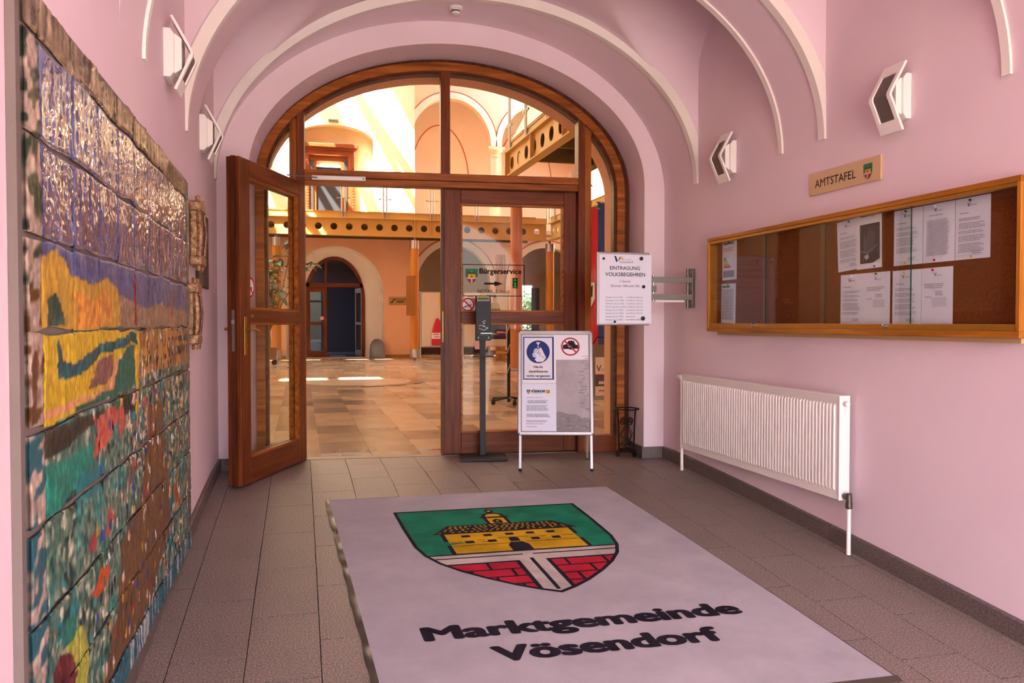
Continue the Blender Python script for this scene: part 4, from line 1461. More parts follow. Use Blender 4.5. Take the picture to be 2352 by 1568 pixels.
# hand disinfection poster
hx0, hs0, hw, hh = .008, .40, .268, .385
poster('hygiene_poster', hx0, hs0, hx0 + hw + .012, hs0 + hh + .02, .0078, 'paper')
p = Print(.0001)
BL = '#2f3a78'
p.rect(.004, .018, .262, hh, BL).rect(.013, .027, .248, hh - .009, '#e6dfe6')
p.disc(.13, .255, .098, BL, 56)
WH = '#e8e2ea'
def hand(ox, oy, s, ang, flip=1):
    ca, sa = math.cos(ang), math.sin(ang)
    T = lambda x, y: (ox + (x * flip * ca - y * sa) * s, oy + (x * flip * sa + y * ca) * s)
    p.poly([T(-.5, -.9), (T(.5, -.8)), T(.55, .2), T(.45, .5), T(-.45, .5), T(-.55, .1)], WH)
    for k, (x, L) in enumerate(((-.4, 1.05), (-.13, 1.3), (.14, 1.25), (.4, 1.0))):
        p.line([T(x, .3), T(x * 1.25, .3 + L)], .235 * s, WH, True)
    p.line([T(.5, -.3), T(1.05, .45)], .25 * s, WH, True)
hand(.14, .225, .040, R(32), 1)
p.line([(.10, .195), (.155, .23), (.13, .262)], .004, BL)
hand(.138, .215, .036, R(68), -1)
p.poly([(.10, .19), (.12, .168), (.17, .17), (.193, .198), (.165, .24), (.14, .225)], WH)
p.line([(.118, .248), (.135, .238), (.15, .22), (.19, .2)], .0035, BL)
p.line([(.155, .24), (.145, .28), (.15, .286), (.165, .255), (.19, .205)], .012, WH, True)
p.disc(.13, .332, .018, WH, 20, .005).poly([(.12, .33), (.14, .33), (.134, .312), (.126, .312)], WH).disc(.13, .298, .006, WH, 14, .008)
p.text('Hände', .093, .117, .075, .020, '#231f26', .045)
p.text('desinfizieren', .052, .079, .158, .020, '#231f26', .045)
p.text('nicht vergessen', .033, .041, .196, .020, '#231f26', .045)
on_board('hygiene_print', p, hx0, hs0 + .012, .0092)
# no handshake poster
poster('handshake_poster', .272, .60, FWd - .004, FH - .003, .007, 'paper')
p = Print(.0001)
cx_, cy_ = .137, .112
DK = '#2a2628'
p.poly([(.075, .125), (.105, .135), (.125, .122), (.155, .118), (.2, .13), (.203, .095), (.165, .093), (.14, .085), (.12, .093), (.075, .09)], DK)
p.poly([(.1, .13), (.125, .165), (.135, .16), (.145, .168), (.155, .158), (.165, .165), (.175, .14), (.185, .125), (.15, .10)], DK)
p.line([(.105, .14), (.128, .107), (.14, .108), (.147, .118)], .003, WH)
p.ring(cx_, cy_, .066, .078, '#b8273a')
p.line([(cx_ - .052, cy_ + .052), (cx_ + .052, cy_ - .052)], .012, '#b8273a')
on_board('handshake_print', p, .272, .60, .0084)
# letter
poster('letter_sheet', .004, .0, .288, .395, .0086, 'paper_cool')
p = Print(.0001)
p.crest(.053, .345, .015)
on_board('letter_crest', p, .004, 0, .0100)
p = Print(.0001)
p.text('VÖSENDORF', .075, .322, .118, .022, '#1c3a36', .07)
on_board('letter_heading', p, .004, 0, .0100)
p = Print(.0001)
p.rect(.2, .315, .232, .345, '#c79a3a').scribble(.203, .325, .025, 2, .008, '#6a5020', seed=3)
on_board('letter_stamp', p, .004, 0, .0100)
p = Print(.0001)
p.scribble(.075, .31, .12, 1, .008, seed=2)
p.scribble(.038, .278, .155, 1, .01, seed=5)
on_board('salutation', p, .004, 0, .0100)
for k, (y_, n_, x_, w_) in enumerate(((.252, 3, .045, .185), (.21, 5, .035, .2), (.138, 3, .038, .2), (.085, 2, .035, .19), (.058, 1, .035, .15), (.035, 1, .035, .09))):
    on_board('text_block', Print(.0001).scribble(x_, y_, w_, n_, .0098, '#55506a' if k in (0, 2) else '#6a6578', .42, .2, k + 9), .004, 0, .0100)

# ------------------------------------------------------------------ hand sanitiser stand
ss = empty('sanitiser_stand', (1.562, 6.99, 0), R(-9))
tag(ss, 'black hand sanitiser dispenser on a slim pole with square base plate', 'sanitiser stand')
boxobj('base_plate', (-.205, .205, -.15, .15, 0.003, .024), 'anthracite', ss, .004)
boxobj('pole', (-.026, .026, .06, .10, .024, 1.10), 'anthracite', ss, .003)
MB().prism([(.07, 1.05), (-.055, 1.05), (-.055, 1.395), (.005, 1.44), (.07, 1.44)], lambda a, b, d: (d, a, b), -.066, .066).build('dispenser_box', 'anthracite', ss, bevel=.003)
p = Print(.0002)
p.rect(-.055, .0, .055, .07, '#ddd8da').rect(-.052, .016, .052, .056, '#7f8f3a').scribble(-.045, .045, .09, 3, .011, '#4c5a28', seed=2).scribble(-.045, .004, .09, 1, .01, seed=5)
p.build('label', (0, -.055, 1.396), (1, 0, 0), (0, .8, .6), ss)
p = Print(.0002)
pw = '#d9d6d8'
p.line([(-.045, .02), (-.03, .012), (.0, .0), (.035, .018), (.03, .026), (.01, .02)], .004, pw, True)
p.line([(-.045, .04), (-.02, .045), (.01, .036), (-.01, .03)], .004, pw, True)
p.disc(0, .062, .006, pw, 12).disc(-.009, .075, .005, pw, 12).disc(.006, .083, .005, pw, 12)
p.build('hand_symbol', (.005, -.055, 1.14), (1, 0, 0), (0, 0, 1), ss)
boxobj('sensor_slot', (-.045, .058, -.075, -.05, 1.085, 1.115), 'black', ss, .002)
boxobj('nozzle', (-.025, .07, -.082, -.06, 1.112, 1.117), 'steel', ss)
for x in (-.045, .045):
    boxobj('indicator', (x - .004, x + .004, -.058, -.054, 1.068, 1.086), flat('#9fc6c0', .4), ss)
boxobj('drip_tray', (-.10, .10, -.09, .05, .905, .917), 'black', ss, .003)
for x in (-.105, .09):
    boxobj('tray_lip', (x, x + .015, -.06, .02, .913, .921), 'steel', ss)

# ------------------------------------------------------------------ wrought iron umbrella stand
us = empty('umbrella_stand', (2.845, 6.80, 0), R(20))
tag(us, 'black wrought iron umbrella stand with scrolls beside the arch pier', 'umbrella stand')
circ = lambda r, z, n=28: [(r * math.cos(2 * math.pi * k / n), r * math.sin(2 * math.pi * k / n), z) for k in range(n)]
MB().tube(circ(.112, .43), .0055, 8, True).build('top_ring', 'iron', us, smooth=True)
MB().tube(circ(.083, .055), .0055, 8, True).build('base_ring', 'iron', us, smooth=True)
MB().lathe([(.08, .048), (.08, .058), (.074, .06), (.07, .052)], (0, 0, 0), 28).build('drip_pan', 'iron', us, smooth=True)
def spiral(c, r0, r1, turns, a0, n=26):
    return [(c[0] + (r0 + (r1 - r0) * k / n) * math.cos(a0 + turns * 2 * math.pi * k / n), c[1] + (r0 + (r1 - r0) * k / n) * math.sin(a0 + turns * 2 * math.pi * k / n)) for k in range(n + 1)]
for q in range(4):
    a = q * math.pi / 2
    e1 = Vector((math.cos(a), math.sin(a), 0)); t1 = Vector((-math.sin(a), math.cos(a), 0))
    P3 = lambda rad, z, t=0.0: e1 * rad + t1 * t + Vector((0, 0, z))
    MB().tube([P3(.112, .43), P3(.1, .25), P3(.09, .055)], .005, 8).build('upright', 'iron', us, smooth=True)
    mb = MB()
    mb.tube([P3(.085, .05)] + [P3(.102 + u, .027 + w) for u, w in spiral((0, 0), .024, .007, -1.3, math.pi * .6)], .0045, 7)
    mb.build('foot_scroll', 'iron', us, smooth=True)
for q in range(4):
    a = q * math.pi / 2 + math.pi / 4
    e1 = Vector((math.cos(a), math.sin(a), 0)); t1 = Vector((-math.sin(a), math.cos(a), 0))
    P3 = lambda t, z: e1 * (.068 + .02 * z) + t1 * t + Vector((0, 0, z))
    mb = MB()
    mb.tube([P3(t, z) for t, z in spiral((.03, .315), .008, .03, 1.4, 0)] + [P3(.02, .25), P3(.052, .2), P3(.03, .15)] + [P3(t, z) for t, z in spiral((.028, .115), .028, .008, 1.3, math.pi * .5)], .0042, 7)
    mb.tube([P3(t, z) for t, z in spiral((-.03, .315), .008, .03, -1.4, math.pi)] + [P3(-.02, .25), P3(-.052, .2), P3(-.03, .15)] + [P3(t, z) for t, z in spiral((-.028, .115), .028, .008, -1.3, math.pi * .5)], .0042, 7)
    mb.build('scroll_panel', 'iron', us, smooth=True)

# ------------------------------------------------------------------ entrance mat
mat_o = empty('entrance_mat', (.18, 5.725, 0))
tag(mat_o, 'grey entrance mat with coat of arms and lettering Marktgemeinde Vösendorf', 'mat')
EXM = Vector((1.0, -.022))
EYM = Vector((-.022, -1.0))
def mat_pt(x, y, h):
    """x across, y down towards the camera"""
    x2 = x + .064 * y
    px = EXM.x * x2 + EYM.x * y; py = EXM.y * x2 + EYM.y * y
    return (px, py, fz(5.725 + py) + h)
MW, ML = 2.035, 2.90
mb = MB()
nxm, nym = 2, 40
for h in (.0125,):
    vs = [mat_pt(MW * i / nxm, ML * j / nym, h) for j in range(nym + 1) for i in range(nxm + 1)]
    fs = [(j * 3 + i, j * 3 + i + 1, (j + 1) * 3 + i + 1, (j + 1) * 3 + i) for j in range(nym) for i in range(nxm)]
    mb.add(vs, fs)
mb.build('pile', 'carpet', mat_o)
# rubber border, slightly rippled on the left edge
mb = MB()
n = 110
vs = []
r = random.Random(3)
for j in range(n + 1):
    y = -.004 + (ML + .02) * j / n
    wv = .0025 * math.sin(y * 21) + .002 * math.sin(y * 9 + 1)
    rise = max(0, .005 * math.sin(y * 14 + .6)) + .002 * math.sin(y * 33)
    for (x, h) in ((-.026 + wv, .004 + rise), (-.014 + wv, .008 + rise * 1.2), (.002, .0135)):
        vs.append(mat_pt(x, y, h))
mb.add(vs, [(j * 3 + i, j * 3 + i + 1, (j + 1) * 3 + i + 1, (j + 1) * 3 + i) for j in range(n) for i in range(2)])
vs = []
for j in range(41):
    y = ML * j / 40
    for (x, h) in ((MW - .001, .0125), (MW + .006, .006), (MW + .022, .002)):
        vs.append(mat_pt(x, y, h))
mb.add(vs, [(j * 3 + i, j * 3 + i + 1, (j + 1) * 3 + i + 1, (j + 1) * 3 + i) for j in range(40) for i in range(2)])
mb.add([mat_pt(-.02, ML, .012), mat_pt(MW + .02, ML, .012), mat_pt(MW + .02, ML + .03, .002), mat_pt(-.02, ML + .03, .002)], [(0, 1, 2, 3)])
mb.build('rubber_border', flat('#4a4036', .35), mat_o, smooth=True)
p = Print(.0)
PC = {'#bk': '2b2530', '#gn': '24916d', '#yl': 'eebb24', '#rd': 'd42b42', '#wh': 'ddd0c6'}
p.crest(1.005, -.385, .62, True, *list(PC))
for k in range(9):
    dx, dy = (.013 * math.cos(k * math.pi / 4), .008 * math.sin(k * math.pi / 4)) if k else (0, 0)
    p.text('Marktgemeinde', .250 + dx, -2.252 + dy, 1.505, .130, '#bk')
    p.text('Vösendorf', .505 + dx, -2.485 + dy, 1.02, .130, '#bk')
# cut long polygons so that the print follows the ramp
def mat_print(pr):
    bm = bmesh.new()
    cols = list(PC)
    for i, (pts, fs, col) in enumerate(pr.items):
        vv = [bm.verts.new((x, y, .0006 + i * .000004)) for x, y in pts]
        for f_ in fs:
            try:
                ff = bm.faces.new([vv[k] for k in f_]); ff.material_index = cols.index(col)
            except ValueError:
                pass
    for k in range(1, 29):
        geom = bm.verts[:] + bm.edges[:] + bm.faces[:]
        bmesh.ops.bisect_plane(bm, geom=geom, plane_co=(0, -k * .1, 0), plane_no=(0, 1, 0))
    for v in bm.verts:
        v.co = Vector(mat_pt(v.co.x, -v.co.y, .0125 + v.co.z))
    me = bpy.data.meshes.new('crest_and_lettering')
    bm.to_mesh(me); bm.free()
    for c in cols:
        me.materials.append(pile(PC[c]))
    o = bpy.data.objects.new('crest_and_lettering', me)
    C.objects.link(o); o.parent = mat_o
mat_print(p)

# ------------------------------------------------------------------ left wall: plaque, bronze reliefs, switch
pq = MB().box(0, .02, 0, .60, 0, .50).build('plaque', flat('#2b211b', .45, .2), bevel=.004)
pq.location = (XL, 5.55, 1.445)
tag(pq, 'dark brown memorial plaque on left wall behind a bronze relief', 'plaque')
def relief(name, y, z, h, w, label, tilt):
    o = empty(name, (XL, y, z))
    o.rotation_euler = (tilt, 0, 0)
    tag(o, label, 'relief')
    mb = MB()
    mb.box(0.005, .055, -w / 2, w / 2, .05, h - .05)
    mb.build('frame_body', 'bronze', o, bevel=.008)
    for zz in (0.0, h - .10):
        mb = MB()
        mb.box(.004, .075, -w / 2 - .02, w / 2 + .02, zz + .02, zz + .08)
        mb.build('cross_bar', 'bronze', o, bevel=.01)
    for s in (-1, 1):
        mb = MB().tube([(.05, s * (w / 2 - .01), -.01), (.065, s * (w / 2), h * .5), (.05, s * (w / 2 - .008), h + .01)], [.016, .02, .015], 8)
        mb.build('side_rod', 'bronze', o, smooth=True)
    mb = MB().tube([(.06, 0, .09), (.07, .012, h * .5), (.06, 0, h - .09)], .013, 8)
    mb.build('centre_rod', flat('#3a3634', .4, .5), o, smooth=True)
relief('bronze_relief', 5.36, 1.535, .43, .22, 'upper bronze relief frame beside the dark plaque', .0)
relief('bronze_relief', 5.13, 1.06, .40, .16, 'lower bronze relief frame at the right edge of the mural', .0)
swt = MB().box(0, .012, -.04, .04, -.04, .04).build('light_switch', 'white_metal', bevel=.003)
swt.location = (XL, 1.93, 1.0)
tag(swt, 'white light switch on the pink wall left of the mural', 'switch')
MB().box(.012, .016, -.026, .026, -.026, .026).build('rocker', flat('#c9c6cc', .4), swt)

# ------------------------------------------------------------------ smoke detector
sd = empty('smoke_detector', (1.24, 6.56, 3.777))
tag(sd, 'small white smoke detector on the vault crown', 'smoke detector')
MB().lathe([(.055, 0), (.055, -.015), (.048, -.022)], (0, 0, 0), 24).build('base', 'white_metal', sd, smooth=True)
MB().lathe([(.034, -.022), (.034, -.032), (.034, -.048), (.028, -.056), (.01, -.058)], (0, 0, 0), 20).build('sensor', 'white_metal', sd, smooth=True)
MB().lathe([(.0345, -.030), (.0345, -.042)], (0, 0, 0), 20).build('vent_slots', flat('#4a4648', .6), sd)

# ================================================================== the hall behind the door
# floor
fh = MB().box(-10.5, 12, 7.32, 31.8, -.06, -.008).build('floor_hall', 'far_floor')
struct(fh, 'polished beige stone floor of the glass roofed hall')
def hall_tile(w, l):
    return MB().box(-w / 2 + .0015, w / 2 - .0015, -l / 2 + .0015, l / 2 - .0015, -.008, 0)
hproto = []
for m in MARB:
    o = hall_tile(.45, .68).build('stone_tile', m, fh)
    hproto.append(o)
used = set()
xcols = [-1.85 + .45 * k for k in range(16)]
r = random.Random(11)
for ci, x in enumerate(xcols):
    y = 7.66 + (.34 if ci % 2 else 0)
    while y < 16.2:
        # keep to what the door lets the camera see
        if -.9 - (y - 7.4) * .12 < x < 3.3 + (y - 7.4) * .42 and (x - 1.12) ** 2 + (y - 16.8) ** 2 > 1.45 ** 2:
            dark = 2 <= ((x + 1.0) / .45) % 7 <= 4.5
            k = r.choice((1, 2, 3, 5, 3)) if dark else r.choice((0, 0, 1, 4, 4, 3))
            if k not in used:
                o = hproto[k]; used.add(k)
            else:
                o = hproto[k].copy(); C.objects.link(o); o.parent = fh
            o.location = (x, y, 0)
        y += .68
circ2 = [(1.12 + 1.09 * math.cos(2 * math.pi * k / 48), 16.8 + 1.09 * math.sin(2 * math.pi * k / 48)) for k in range(48)]
MB().prism(circ2, lambda a, b, d: (a, b, d), -.008, .0005).build('round_inlay', MARB[0], fh)
MB().add([(1.12 + q * math.cos(2 * math.pi * k / 48), 16.8 + q * math.sin(2 * math.pi * k / 48), .0003) for k in range(48) for q in (1.09, 1.36)],
         [(2 * k, 2 * k + 1, 2 * ((k + 1) % 48) + 1, 2 * ((k + 1) % 48)) for k in range(48)]).build('ring_inlay', MARB[2], fh)

# far wall, left block: salmon below the gallery, sunlit cream above
wf = empty('wall_hall_far', (0, 28, 0))
struct(wf, 'tall far wall of the hall, salmon below and cream above the gallery')
f, b_, r_ = MB(), MB(), MB()
arch_wall(f, None, r_, -10.5, 3.85, -.05, 4.35, 0, .85, [(-.46, 2.78, 0, 2.15, 1.63)])
f.build('lower_wall', 'salmon', wf); r_.build('niche_soffit', 'white_plaster', wf, smooth=True)
f, b_, r_ = MB(), MB(), MB()
arch_wall(f, None, r_, -10.5, 3.85, 4.35, 11.5, 0, .45, [(-.2, 2.45, 4.35, 7.3, .55)])
f.build('upper_wall', 'cream', wf); r_.build('door_niche', 'cream', wf, smooth=True)
MB().quad((-.2, .45, 4.3), (2.45, .45, 4.3), (2.45, .45, 7.9), (-.2, .45, 7.9)).build('niche_back', 'cream', wf)
f = MB()
f.quad((3.85, 0, 0), (3.85, 1.2, 0), (3.85, 1.2, 11.5), (3.85, 0, 11.5)).build('corner_return', 'cream', wf)
f, b_, r_ = MB(), MB(), MB()
arch_wall(f, None, r_, -.5, 2.9, -.05, 4.0, .85, 1.0, [(.12, 2.2, 0, 2.0, 1.5)])
f.build('niche_reveal', 'white_plaster', wf); r_.build('inner_soffit', 'white_plaster', wf, smooth=True)
boxobj('skirting', (2.78, 3.85, -.02, 0, 0, .10), flat('#a0703f', .5), wf)
boxobj('skirting', (-10, -.46, -.02, 0, 0, .10), flat('#a0703f', .5), wf)

# far arched double door in the niche
d4 = empty('door_4', (1.16, 28.86, 0))
struct(d4, 'far arched dark wooden double door, right leaf open')
A4, B4, Z4 = 1.03, 1.48, 2.0
def ring4(i0, i1, v0, v1):
    n = 40
    P = lambda i: [(-(A4 - i), 0)] + [(-(A4 - i) * math.cos(math.pi * k / n), Z4 + (B4 - i) * math.sin(math.pi * k / n)) for k in range(n + 1)] + [(A4 - i, 0)]
    A_, B_ = P(i0), P(i1)
    mb = MB()
    for k in range(len(A_) - 1):
        (a0, a1), (b0, b1), (c0, c1), (e0, e1_) = A_[k], A_[k + 1], B_[k], B_[k + 1]
        mb.add([(a0, v0, a1), (b0, v0, b1), (e0, v0, e1_), (c0, v0, c1), (a0, v1, a1), (b0, v1, b1), (e0, v1, e1_), (c0, v1, c1)],
               [(0, 1, 2, 3), (7, 6, 5, 4), (0, 4, 5, 1), (3, 2, 6, 7)])
    return mb
ring4(0, .10, -.06, .06).build('arched_frame', 'leaf_wood_z', d4, smooth=True)
boxobj('transom', (-.95, .95, -.06, .06, 2.43, 2.57), 'leaf_wood_x', d4)
boxobj('mullion', (-.33, -.26, -.05, .05, 2.57, 3.42), 'leaf_wood_z', d4)
z4 = lambda u: Z4 + (B4 - .09) * math.sqrt(max(0, 1 - (u / (A4 - .09)) ** 2))
for u0, u1 in ((-.9, -.33), (-.26, .9)):
    poly = [(u0, 2.57), (u1, 2.57)] + [(u1 + (u0 - u1) * k / 16, max(2.58, z4(u1 + (u0 - u1) * k / 16))) for k in range(17)]
    MB().prism(poly, lambda a, b, d: (a, d, b), -.004, .004).build('pane', 'glass', d4)
def small_leaf(name, w, parent_loc, rz, label):
    e = empty(name, parent_loc, rz)
    struct(e, label)
    for a, b in ((0, .12), (w - .12, w)):
        boxobj('stile', (a, b, -.03, .03, .01, 2.42), 'leaf_wood_z', e, .004)
    for a, b in ((.01, .22), (1.12, 1.22), (2.26, 2.42)):
        boxobj('rail', (.12, w - .12, -.03, .03, a, b), 'leaf_wood_x', e, .004)
    for a, b in ((.22, 1.12), (1.22, 2.26)):
        boxobj('pane', (.12, w - .12, -.004, .004, a, b), 'glass', e)
    return e
lf4 = small_leaf('door_5', .68, (1.16 - .95, 28.86, 0), 0, 'far closed glazed door leaf left of the dark opening')
no_smoking(.07).build('no_smoking_sticker', (.52, -.032, 1.35), (1, 0, 0), (0, 0, 1), lf4)
lf5 = small_leaf('door_6', .95, (1.16 + .95, 28.86, 0), R(100), 'far glazed door leaf swung open into the dark passage')
# passage behind, shell coloured near black in place of shade
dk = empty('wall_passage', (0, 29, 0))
struct(dk, 'passage behind the far door, coloured dark for shade')
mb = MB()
mb.quad((.0, -.02, 0), (.0, 3.9, 0), (.0, 3.9, 3.6), (.0, -.02, 3.6)).quad((2.6, -.02, 0), (2.6, 2.4, 0), (2.6, 2.4, 3.6), (2.6, -.02, 3.6))  # left wall stops short: added gap lets sky light in
MB().quad((2.6, 2.4, 0), (2.6, 4.5, 0), (2.6, 4.5, 3.6), (2.6, 2.4, 3.6)).build('side_wall', flat('#b8a8b4', .8), dk)  # same wall as the dark stretch, coloured pale where daylight reaches
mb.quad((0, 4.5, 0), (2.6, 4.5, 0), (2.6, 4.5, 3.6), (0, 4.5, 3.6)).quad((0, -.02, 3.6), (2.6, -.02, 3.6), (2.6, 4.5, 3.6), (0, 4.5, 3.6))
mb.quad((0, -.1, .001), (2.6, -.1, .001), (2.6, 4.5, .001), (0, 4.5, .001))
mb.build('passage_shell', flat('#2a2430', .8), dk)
pm = MB().box(0, .55, 0, .8, .002, .012).build('door_mat', flat('#7ba6b8', .7))
pm.location = (1.0, 29.1, .002)
tag(pm, 'pale blue floor mat in the dark far passage', 'mat')
# stone wheel guard
wg = MB()
prof = [(.27, 0), (.27, .25), (.24, .45), (.17, .58), (.08, .64), (.0, .65)]
for k in range(len(prof) - 1): pass
wg.lathe(prof, (0, 0, 0), 20)
wgo = wg.build('wheel_guard_stone', granite('blue_grey_stone', '7f838c', '6c7079', '585c66', False, .7), smooth=True)
wgo.location = (2.52, 27.72, 0)
tag(wgo, 'grey rounded stone wheel guard beside the far arched niche', 'stone')
# niche lamp
nl = empty('niche_lamp', (2.60, 28.4, 2.03)); tag(nl, 'small white wall lamp inside the far arched niche', 'lamp')
MB().prism([(.0, .2), (-.14, 0), (0, -.2), (-.03, 0)], lambda a, b, d: (a + .12, d, b), -.08, .08).build('shade', 'white_metal', nl)
MB().box(.12, .17, -.07, .07, -.14, .14).build('housing', 'white_metal', nl)
# bicycle sign
fs_ = MB().box(0, .64, -.012, 0, 0, .28).build('direction_sign', flat('#b4884e', .5, .2))
fs_.location = (2.94, 27.99, 1.8)
tag(fs_, 'brass coloured direction sign beside the far niche', 'sign')
p = Print(.0004)
p.line([(.05, .09), (.12, .1), (.17, .2), (.24, .21)], .035, '#1b1712').text('Fahrrad', .26, .16, .25, .06, '#1b1712', .01).scribble(.26, .09, .26, 1, .09, '#1b1712', .5, .1, 4)
p.crest(.58, .22, .04)
p.build('print', (0, -.0125, 0), (1, 0, 0), (0, 0, 1), fs_)
ex_ = MB().box(1.0, 1.32, -.03, 0, 7.66, 7.74).build('vent_grille', flat('#8a7a64', .6))
ex_.location = (-.05, 27.99, .28)
tag(ex_, 'small dark vent grille above the upper door niche', 'vent')
MB().box(1.04, 1.28, -.034, -.03, 7.68, 7.70).build('slot', flat('#2c3230', .7), ex_)

# ornate upper door in its niche
ud = empty('door_7', (.96, 28.4, 4.5))
struct(ud, 'carved cherry wood doorway on the gallery floor')
boxobj('cornice', (-1.0, .98, -.24, .04, 2.62, 2.76), 'carved', ud, .02)
boxobj('cornice_fillet', (-.93, .91, -.18, .04, 2.55, 2.62), 'carved', ud, .01)
boxobj('frieze', (-.86, .84, -.13, .04, 2.36, 2.55), 'carved', ud, .005)
for k in range(26):
    boxobj('dentil', (-.82 + k * .064, -.79 + k * .064, -.155, -.13, 2.47, 2.53), 'carved', ud)
for s in (-1, 1):
    boxobj('pilaster', (s * .75 - .1, s * .75 + .1, -.12, .04, 0, 2.36), wood('carved_%d' % s, 'z', 'a8552c', '8c4322', '6b2f16'), ud, .008)
    for k in range(24):
        boxobj('bead', (s * .75 + .03, s * .75 + .09, -.135, -.12, .05 + k * .095, .12 + k * .095), 'carved', ud)
boxobj('inner_head', (-.65, .65, -.05, .04, 2.2, 2.36), 'carved', ud, .005)
for s in (-1, 1):
    boxobj('shutter', (s * .56 - .06, s * .56 + .06, -.08, .03, 0, 2.2), flat('#3a2a24', .5), ud)
    boxobj('inner_jamb', (s * .46 - .05, s * .46 + .05, -.05, .03, 0, 2.2), 'carved', ud)
boxobj('blind_rail', (-.41, .41, -.03, .0, 1.98, 2.06), flat('#efe6d8', .6), ud)
boxobj('pane', (-.41, .41, .0, .02, 0, 2.0), flat('#34343a', .35, 0, .4), ud)

# arcade: right part of the far wall
wa = empty('wall_hall_arcade', (0, 29, 0))
struct(wa, 'two storey arcade with white arches at the far right of the hall')
UP = [(3.86, 6.78, 4.35, 7.65, 1.62), (7.18, 10.3, 4.35, 7.65, 1.62)]
LOW = [(4.05, 6.75, 0, 2.55, 1.45), (7.55, 10.3, 0, 2.55, 1.45)]
for ops, z0_, z1_ in ((LOW, -.05, 4.35), (UP, 4.35, 11.5)):
    f, b_, r_ = MB(), MB(), MB()
    if z0_ > 0:
        arch_wall(f, None, r_, 3.86, 12, z0_, z1_, 0, .35, ops)
        # columns instead of wall between the upper arches: keep only above springing
    else:
        arch_wall(f, None, r_, 3.86, 12, z0_, z1_, 0, .35, ops)
    f.build('wall_face', 'hallpink', wa); r_.build('arch_soffit', 'cream', wa, smooth=True)
    for (xa, xb, si, zs_, ri) in ops:
        A_ = arch_pts(xa, xb, zs_, ri); B_ = arch_pts(xa - .22, xb + .22, zs_, ri + .22)
        mb = MB()
        for k in range(len(A_) - 1):
            P = [(*A_[k], ), (*A_[k + 1],), (*B_[k + 1],), (*B_[k],)]
            mb.add([(q[0], -.03, q[1]) for q in P] + [(q[0], .0, q[1]) for q in P], [(0, 1, 2, 3), (0, 4, 5, 1), (3, 2, 6, 7)])
        mb.build('archivolt', 'white_plaster', wa, smooth=True)
        B2 = arch_pts(xa - .235, xb + .235, zs_, ri + .235); B3 = arch_pts(xa - .265, xb + .265, zs_, ri + .265)
        mb = MB()
        for k in range(len(B2) - 1):
            P = [B2[k], B2[k + 1], B3[k + 1], B3[k]]
            mb.add([(q[0], -.006, q[1]) for q in P], [(0, 1, 2, 3)])
        mb.build('painted_line', flat('#b5553f', .8), wa)
mb = MB(); _f, _r = mb, MB(); arch_wall(_f, None, _r, 3.5, 12, -.05, 4.35, 2.6, 2.75, [(7.97, 9.13, .9, 2.72, .02)], 8); _r.build('window_reveal', 'greige', wa)
mb.build('lower_back_wall', 'greige', wa)
mb = MB().quad((3.5, 2.6, 4.35), (12, 2.6, 4.35), (12, 2.6, 11.5), (3.5, 2.6, 11.5))
mb.build('upper_back_wall', 'hallpink', wa)
mb = MB().quad((3.5, 0.0, 4.35), (12, 0.0, 4.35), (12, 2.6, 4.35), (3.5, 2.6, 4.35))
mb.build('loggia_floor', 'greige', wa)
MB().box(3.86, 12, -1.0, 0, 4.37, 4.5).build('loggia_slab', 'greige', wa)
MB().quad((3.5, 0, -.05), (3.5, 2.75, -.05), (3.5, 2.75, 11.5), (3.5, 0, 11.5)).build('end_wall', 'greige', wa)
boxobj('skirting', (6.75, 7.55, -.02, 0, 0, .18), flat('#6e4a2c', .5), wa)
boxobj('skirting', (3.9, 12, 2.56, 2.6, 0, .22), flat('#5a3420', .5), wa)
# red painted groin lines on the loggia wall
for xc_ in (5.32, 8.74):
    mb = MB()
    P1 = arch_pts(xc_ - 1.15, xc_ + 1.15, 6.7, 2.2, 24); P2 = arch_pts(xc_ - 1.19, xc_ + 1.19, 6.7, 2.24, 24)
    for k in range(24):
        mb.add([(q[0], 2.59, q[1]) for q in (P1[k], P1[k + 1], P2[k + 1], P2[k])], [(0, 1, 2, 3)])
    for s in (-1, 1):
        mb.add([(xc_ + s * 1.17 + dx, 2.59, z) for dx, z in ((-.02, 6.72), (.02, 6.72), (.02, 6.4), (-.02, 6.4))], [(0, 1, 2, 3)])
    mb.build('painted_line', flat('#c26040', .8), wa)
# stone columns of the upper arcade
for xk, lab in ((6.98, 'pale stone column carrying the upper arcade arches'),):
    ck = empty('stone_column', (xk, 29.12, 4.36)); tag(ck, lab, 'column')
    st_ = flat('#e3cfae', .7)
    MB().lathe([(.24, 0), (.24, .08), (.2, .14), (.185, .3), (.165, 2.75), (.17, 2.9)], (0, 0, 0), 24).build('shaft', st_, ck, smooth=True)
    MB().lathe([(.2, 2.9), (.2, 2.96), (.17, 2.98), (.19, 3.06), (.27, 3.14), (.27, 3.17)], (0, 0, 0), 24).build('capital', st_, ck, smooth=True)
    boxobj('abacus', (-.31, .31, -.2, .2, 3.17, 3.27), st_, ck, .01)

